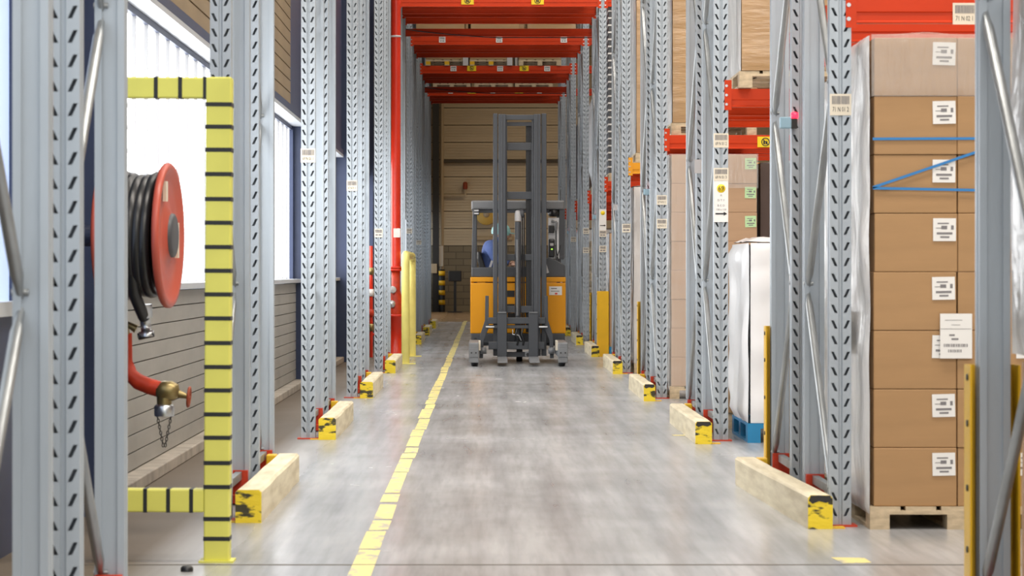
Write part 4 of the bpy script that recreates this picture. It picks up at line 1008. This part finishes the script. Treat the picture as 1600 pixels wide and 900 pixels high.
# seat
seat = empty('driver_seat', (0, 0, 0)); seat.parent = T
SY = 2.35
MB().prism([(lx(752, SY), lz(432, SY)), (lx(764, SY), lz(430, SY)), (lx(757, SY), lz(412, SY)), (lx(751, SY), lz(393, SY)), (lx(746, SY), lz(393, SY)), (lx(745.5, SY), lz(405, SY))], SY - 0.22, SY + 0.22).build('backrest', 'black', seat, bevel=0.02)
MB().box(lx(753, SY), lx(800, SY), SY - 0.24, SY + 0.24, 0.86, 0.98).build('seat_cushion', 'black', seat, bevel=0.03)
MB().box(lx(757, SY), lx(790, SY), SY - 0.18, SY + 0.18, 0.62, 0.86).build('seat_base', 'greycab', seat)
MB().bar((lx(763, 2.0), 2.0, lz(426, 2.0)), (lx(769, 2.0), 2.0, lz(407, 2.0)), 0.03, 0.03).build('seat_arm', 'greyblank', seat)

# ------------------------------------------------------------------ driver (seated sideways, facing right)
P = empty('person', (TX, TY, 0)); tag(P, 'driver in blue work shirt and pale teal cap seated in the truck', 'person')
def skin_mesh(name, verts, edges, radii, m, parent, root=0):
    me = bpy.data.meshes.new(name); me.from_pydata(verts, edges, [])
    o = place(name, me, m, parent)
    sk = o.modifiers.new('skin', 'SKIN'); sk.use_smooth_shade = True
    for i, r in enumerate(radii):
        me.skin_vertices[0].data[i].radius = (r, r) if not isinstance(r, tuple) else r
        me.skin_vertices[0].data[i].use_root = (i == root)
    ss = o.modifiers.new('sub', 'SUBSURF'); ss.levels = 2; ss.render_levels = 2
    return o
def pt(px, py, y): return (lx(px, y), y, lz(py, y))
hipx, hipz = lx(766, SY), 1.08
V = [(hipx, SY, hipz),                    # 0 pelvis
     pt(763, 417, SY), pt(763, 400, SY), pt(767, 386, SY),         # 1 waist 2 chest 3 upper chest
     pt(774, 379, SY), pt(779, 372, SY),                           # 4 neck 5 head base
     pt(782, 365, SY), pt(783, 358, SY),                           # 6 head 7 crown
     pt(766, 387, SY - 0.20), pt(774, 407, SY - 0.25), pt(795, 412, SY - 0.25),  # 8 near shoulder 9 elbow 10 wrist
     pt(766, 387, SY + 0.20), pt(776, 405, SY + 0.25), pt(797, 410, SY + 0.22),  # 11.. far arm
     (hipx + 0.05, SY - 0.10, hipz), (hipx + 0.46, SY - 0.13, hipz + 0.02), (hipx + 0.50, SY - 0.13, 0.68),   # 14 near leg
     (hipx + 0.05, SY + 0.10, hipz), (hipx + 0.46, SY + 0.13, hipz + 0.02), (hipx + 0.50, SY + 0.13, 0.68)]
E = [(0, 1), (1, 2), (2, 3), (3, 4), (4, 5), (5, 6), (6, 7), (3, 8), (8, 9), (9, 10), (3, 11), (11, 12), (12, 13), (0, 14), (14, 15), (15, 16), (0, 17), (17, 18), (18, 19)]
Rr = [0.14, 0.13, 0.145, 0.12, 0.055, 0.07, 0.092, 0.06, 0.075, 0.055, 0.036, 0.075, 0.055, 0.036, 0.095, 0.07, 0.045, 0.095, 0.07, 0.045]
body_o = skin_mesh('body', V, E, Rr, 'shirt', P)
# skin-coloured head, neck and hands, dark trousers, cap: separate surfaces over the one body
hx, hy, hz = V[6]
m = MB()
n, k2 = 20, 14
vs = []
for j in range(k2 + 1):
    ph = math.pi * j / k2
    for i in range(n):
        th = 2 * math.pi * i / n
        x, yv, z = math.sin(ph) * math.cos(th), math.sin(ph) * math.sin(th), math.cos(ph)
        sx = 0.105 + (0.012 if x > 0 else 0.0); sz = 0.125
        jaw = 1 - 0.25 * max(0, -z)
        px_, py_, pz_ = x * sx * jaw, yv * 0.086 * jaw, z * sz
        if x > 0.85 and -0.25 < z < 0.15: px_ += 0.022                     # nose
        if x > 0.75 and 0.15 < z < 0.35: px_ -= 0.006                       # eye line
        vs.append((hx + 0.012 + px_, hy + py_, hz - 0.012 + pz_))
fs = [(j * n + i, j * n + (i + 1) % n, (j + 1) * n + (i + 1) % n, (j + 1) * n + i) for j in range(k2) for i in range(n)]
m.add(vs, fs, True); head = m.build('head', 'skin', P)
for s in (-1, 1):
    MB().lathe([(0, -0.012), (0.022, -0.010), (0.028, 0.004), (0.016, 0.010), (0, 0.006)], 12, 'y').build('ear', 'skin', head, (hx + 0.0, hy + s * 0.088, hz - 0.015))
    MB().lathe([(0, -0.006), (0.010, 0), (0, 0.006)], 10, 'x').build('eye', 'hair', head, (hx + 0.108, hy + s * 0.035, hz + 0.014))
MB().box(hx + 0.100, hx + 0.112, hy - 0.024, hy + 0.024, hz - 0.075, hz - 0.068).build('mouth', 'rust', head)
m = MB(); m.lathe([(0.122, -0.035), (0.13, 0.0), (0.122, 0.05), (0.09, 0.095), (0.045, 0.115), (0, 0.12)], 22)
m.prism([(0.09, -0.07), (0.17, -0.06), (0.185, 0.0), (0.17, 0.06), (0.09, 0.07)], -0.005, 0.008, 'xy')
m.build('cap', 'cap', P, (hx + 0.005, hy, hz + 0.018), (0, R(6), 0))
skin_mesh('trousers', [V[0], V[14], V[15], V[16], V[17], V[18], V[19]], [(0, 1), (1, 2), (2, 3), (0, 4), (4, 5), (5, 6)], [0.15, 0.105, 0.08, 0.055, 0.105, 0.08, 0.055], 'trouser', P)
for s, wi, el in ((-1, 10, 9), (1, 13, 12)):
    wv = Vector(V[wi]); d = (wv - Vector(V[el])).normalized()
    vv = [wv, wv + d * 0.09]; ee = [(0, 1)]; rr = [0.03, (0.036, 0.022)]
    for q in range(4):
        off = Vector((0, (q - 1.5) * 0.02, 0)); b = wv + d * 0.085 + off
        L = [0.07, 0.08, 0.076, 0.06][q]
        i0 = len(vv); vv += [b, b + d * L * 0.55 + Vector((0, 0, -0.006)), b + d * L * 0.85 + Vector((0, 0, -0.03))]; ee += [(1, i0), (i0, i0 + 1), (i0 + 1, i0 + 2)]; rr += [0.010, 0.009, 0.008]
    i0 = len(vv); t = wv + d * 0.035 + Vector((0, s * -0.03, 0)); vv += [t, t + d * 0.03 + Vector((0, -s * 0.02, -0.01)), t + d * 0.055 + Vector((0, -s * 0.018, -0.03))]; ee += [(0, i0), (i0, i0 + 1), (i0 + 1, i0 + 2)]; rr += [0.012, 0.010, 0.009]
    skin_mesh('hand', [tuple(v) for v in vv], ee, rr, 'skin', P)
    MB().box(-0.05, 0.18, -0.045, 0.045, 0, 0.08).build('shoe', 'black', P, (V[16][0], V[16][1] if s < 0 else V[19][1], 0.622), bevel=0.025)
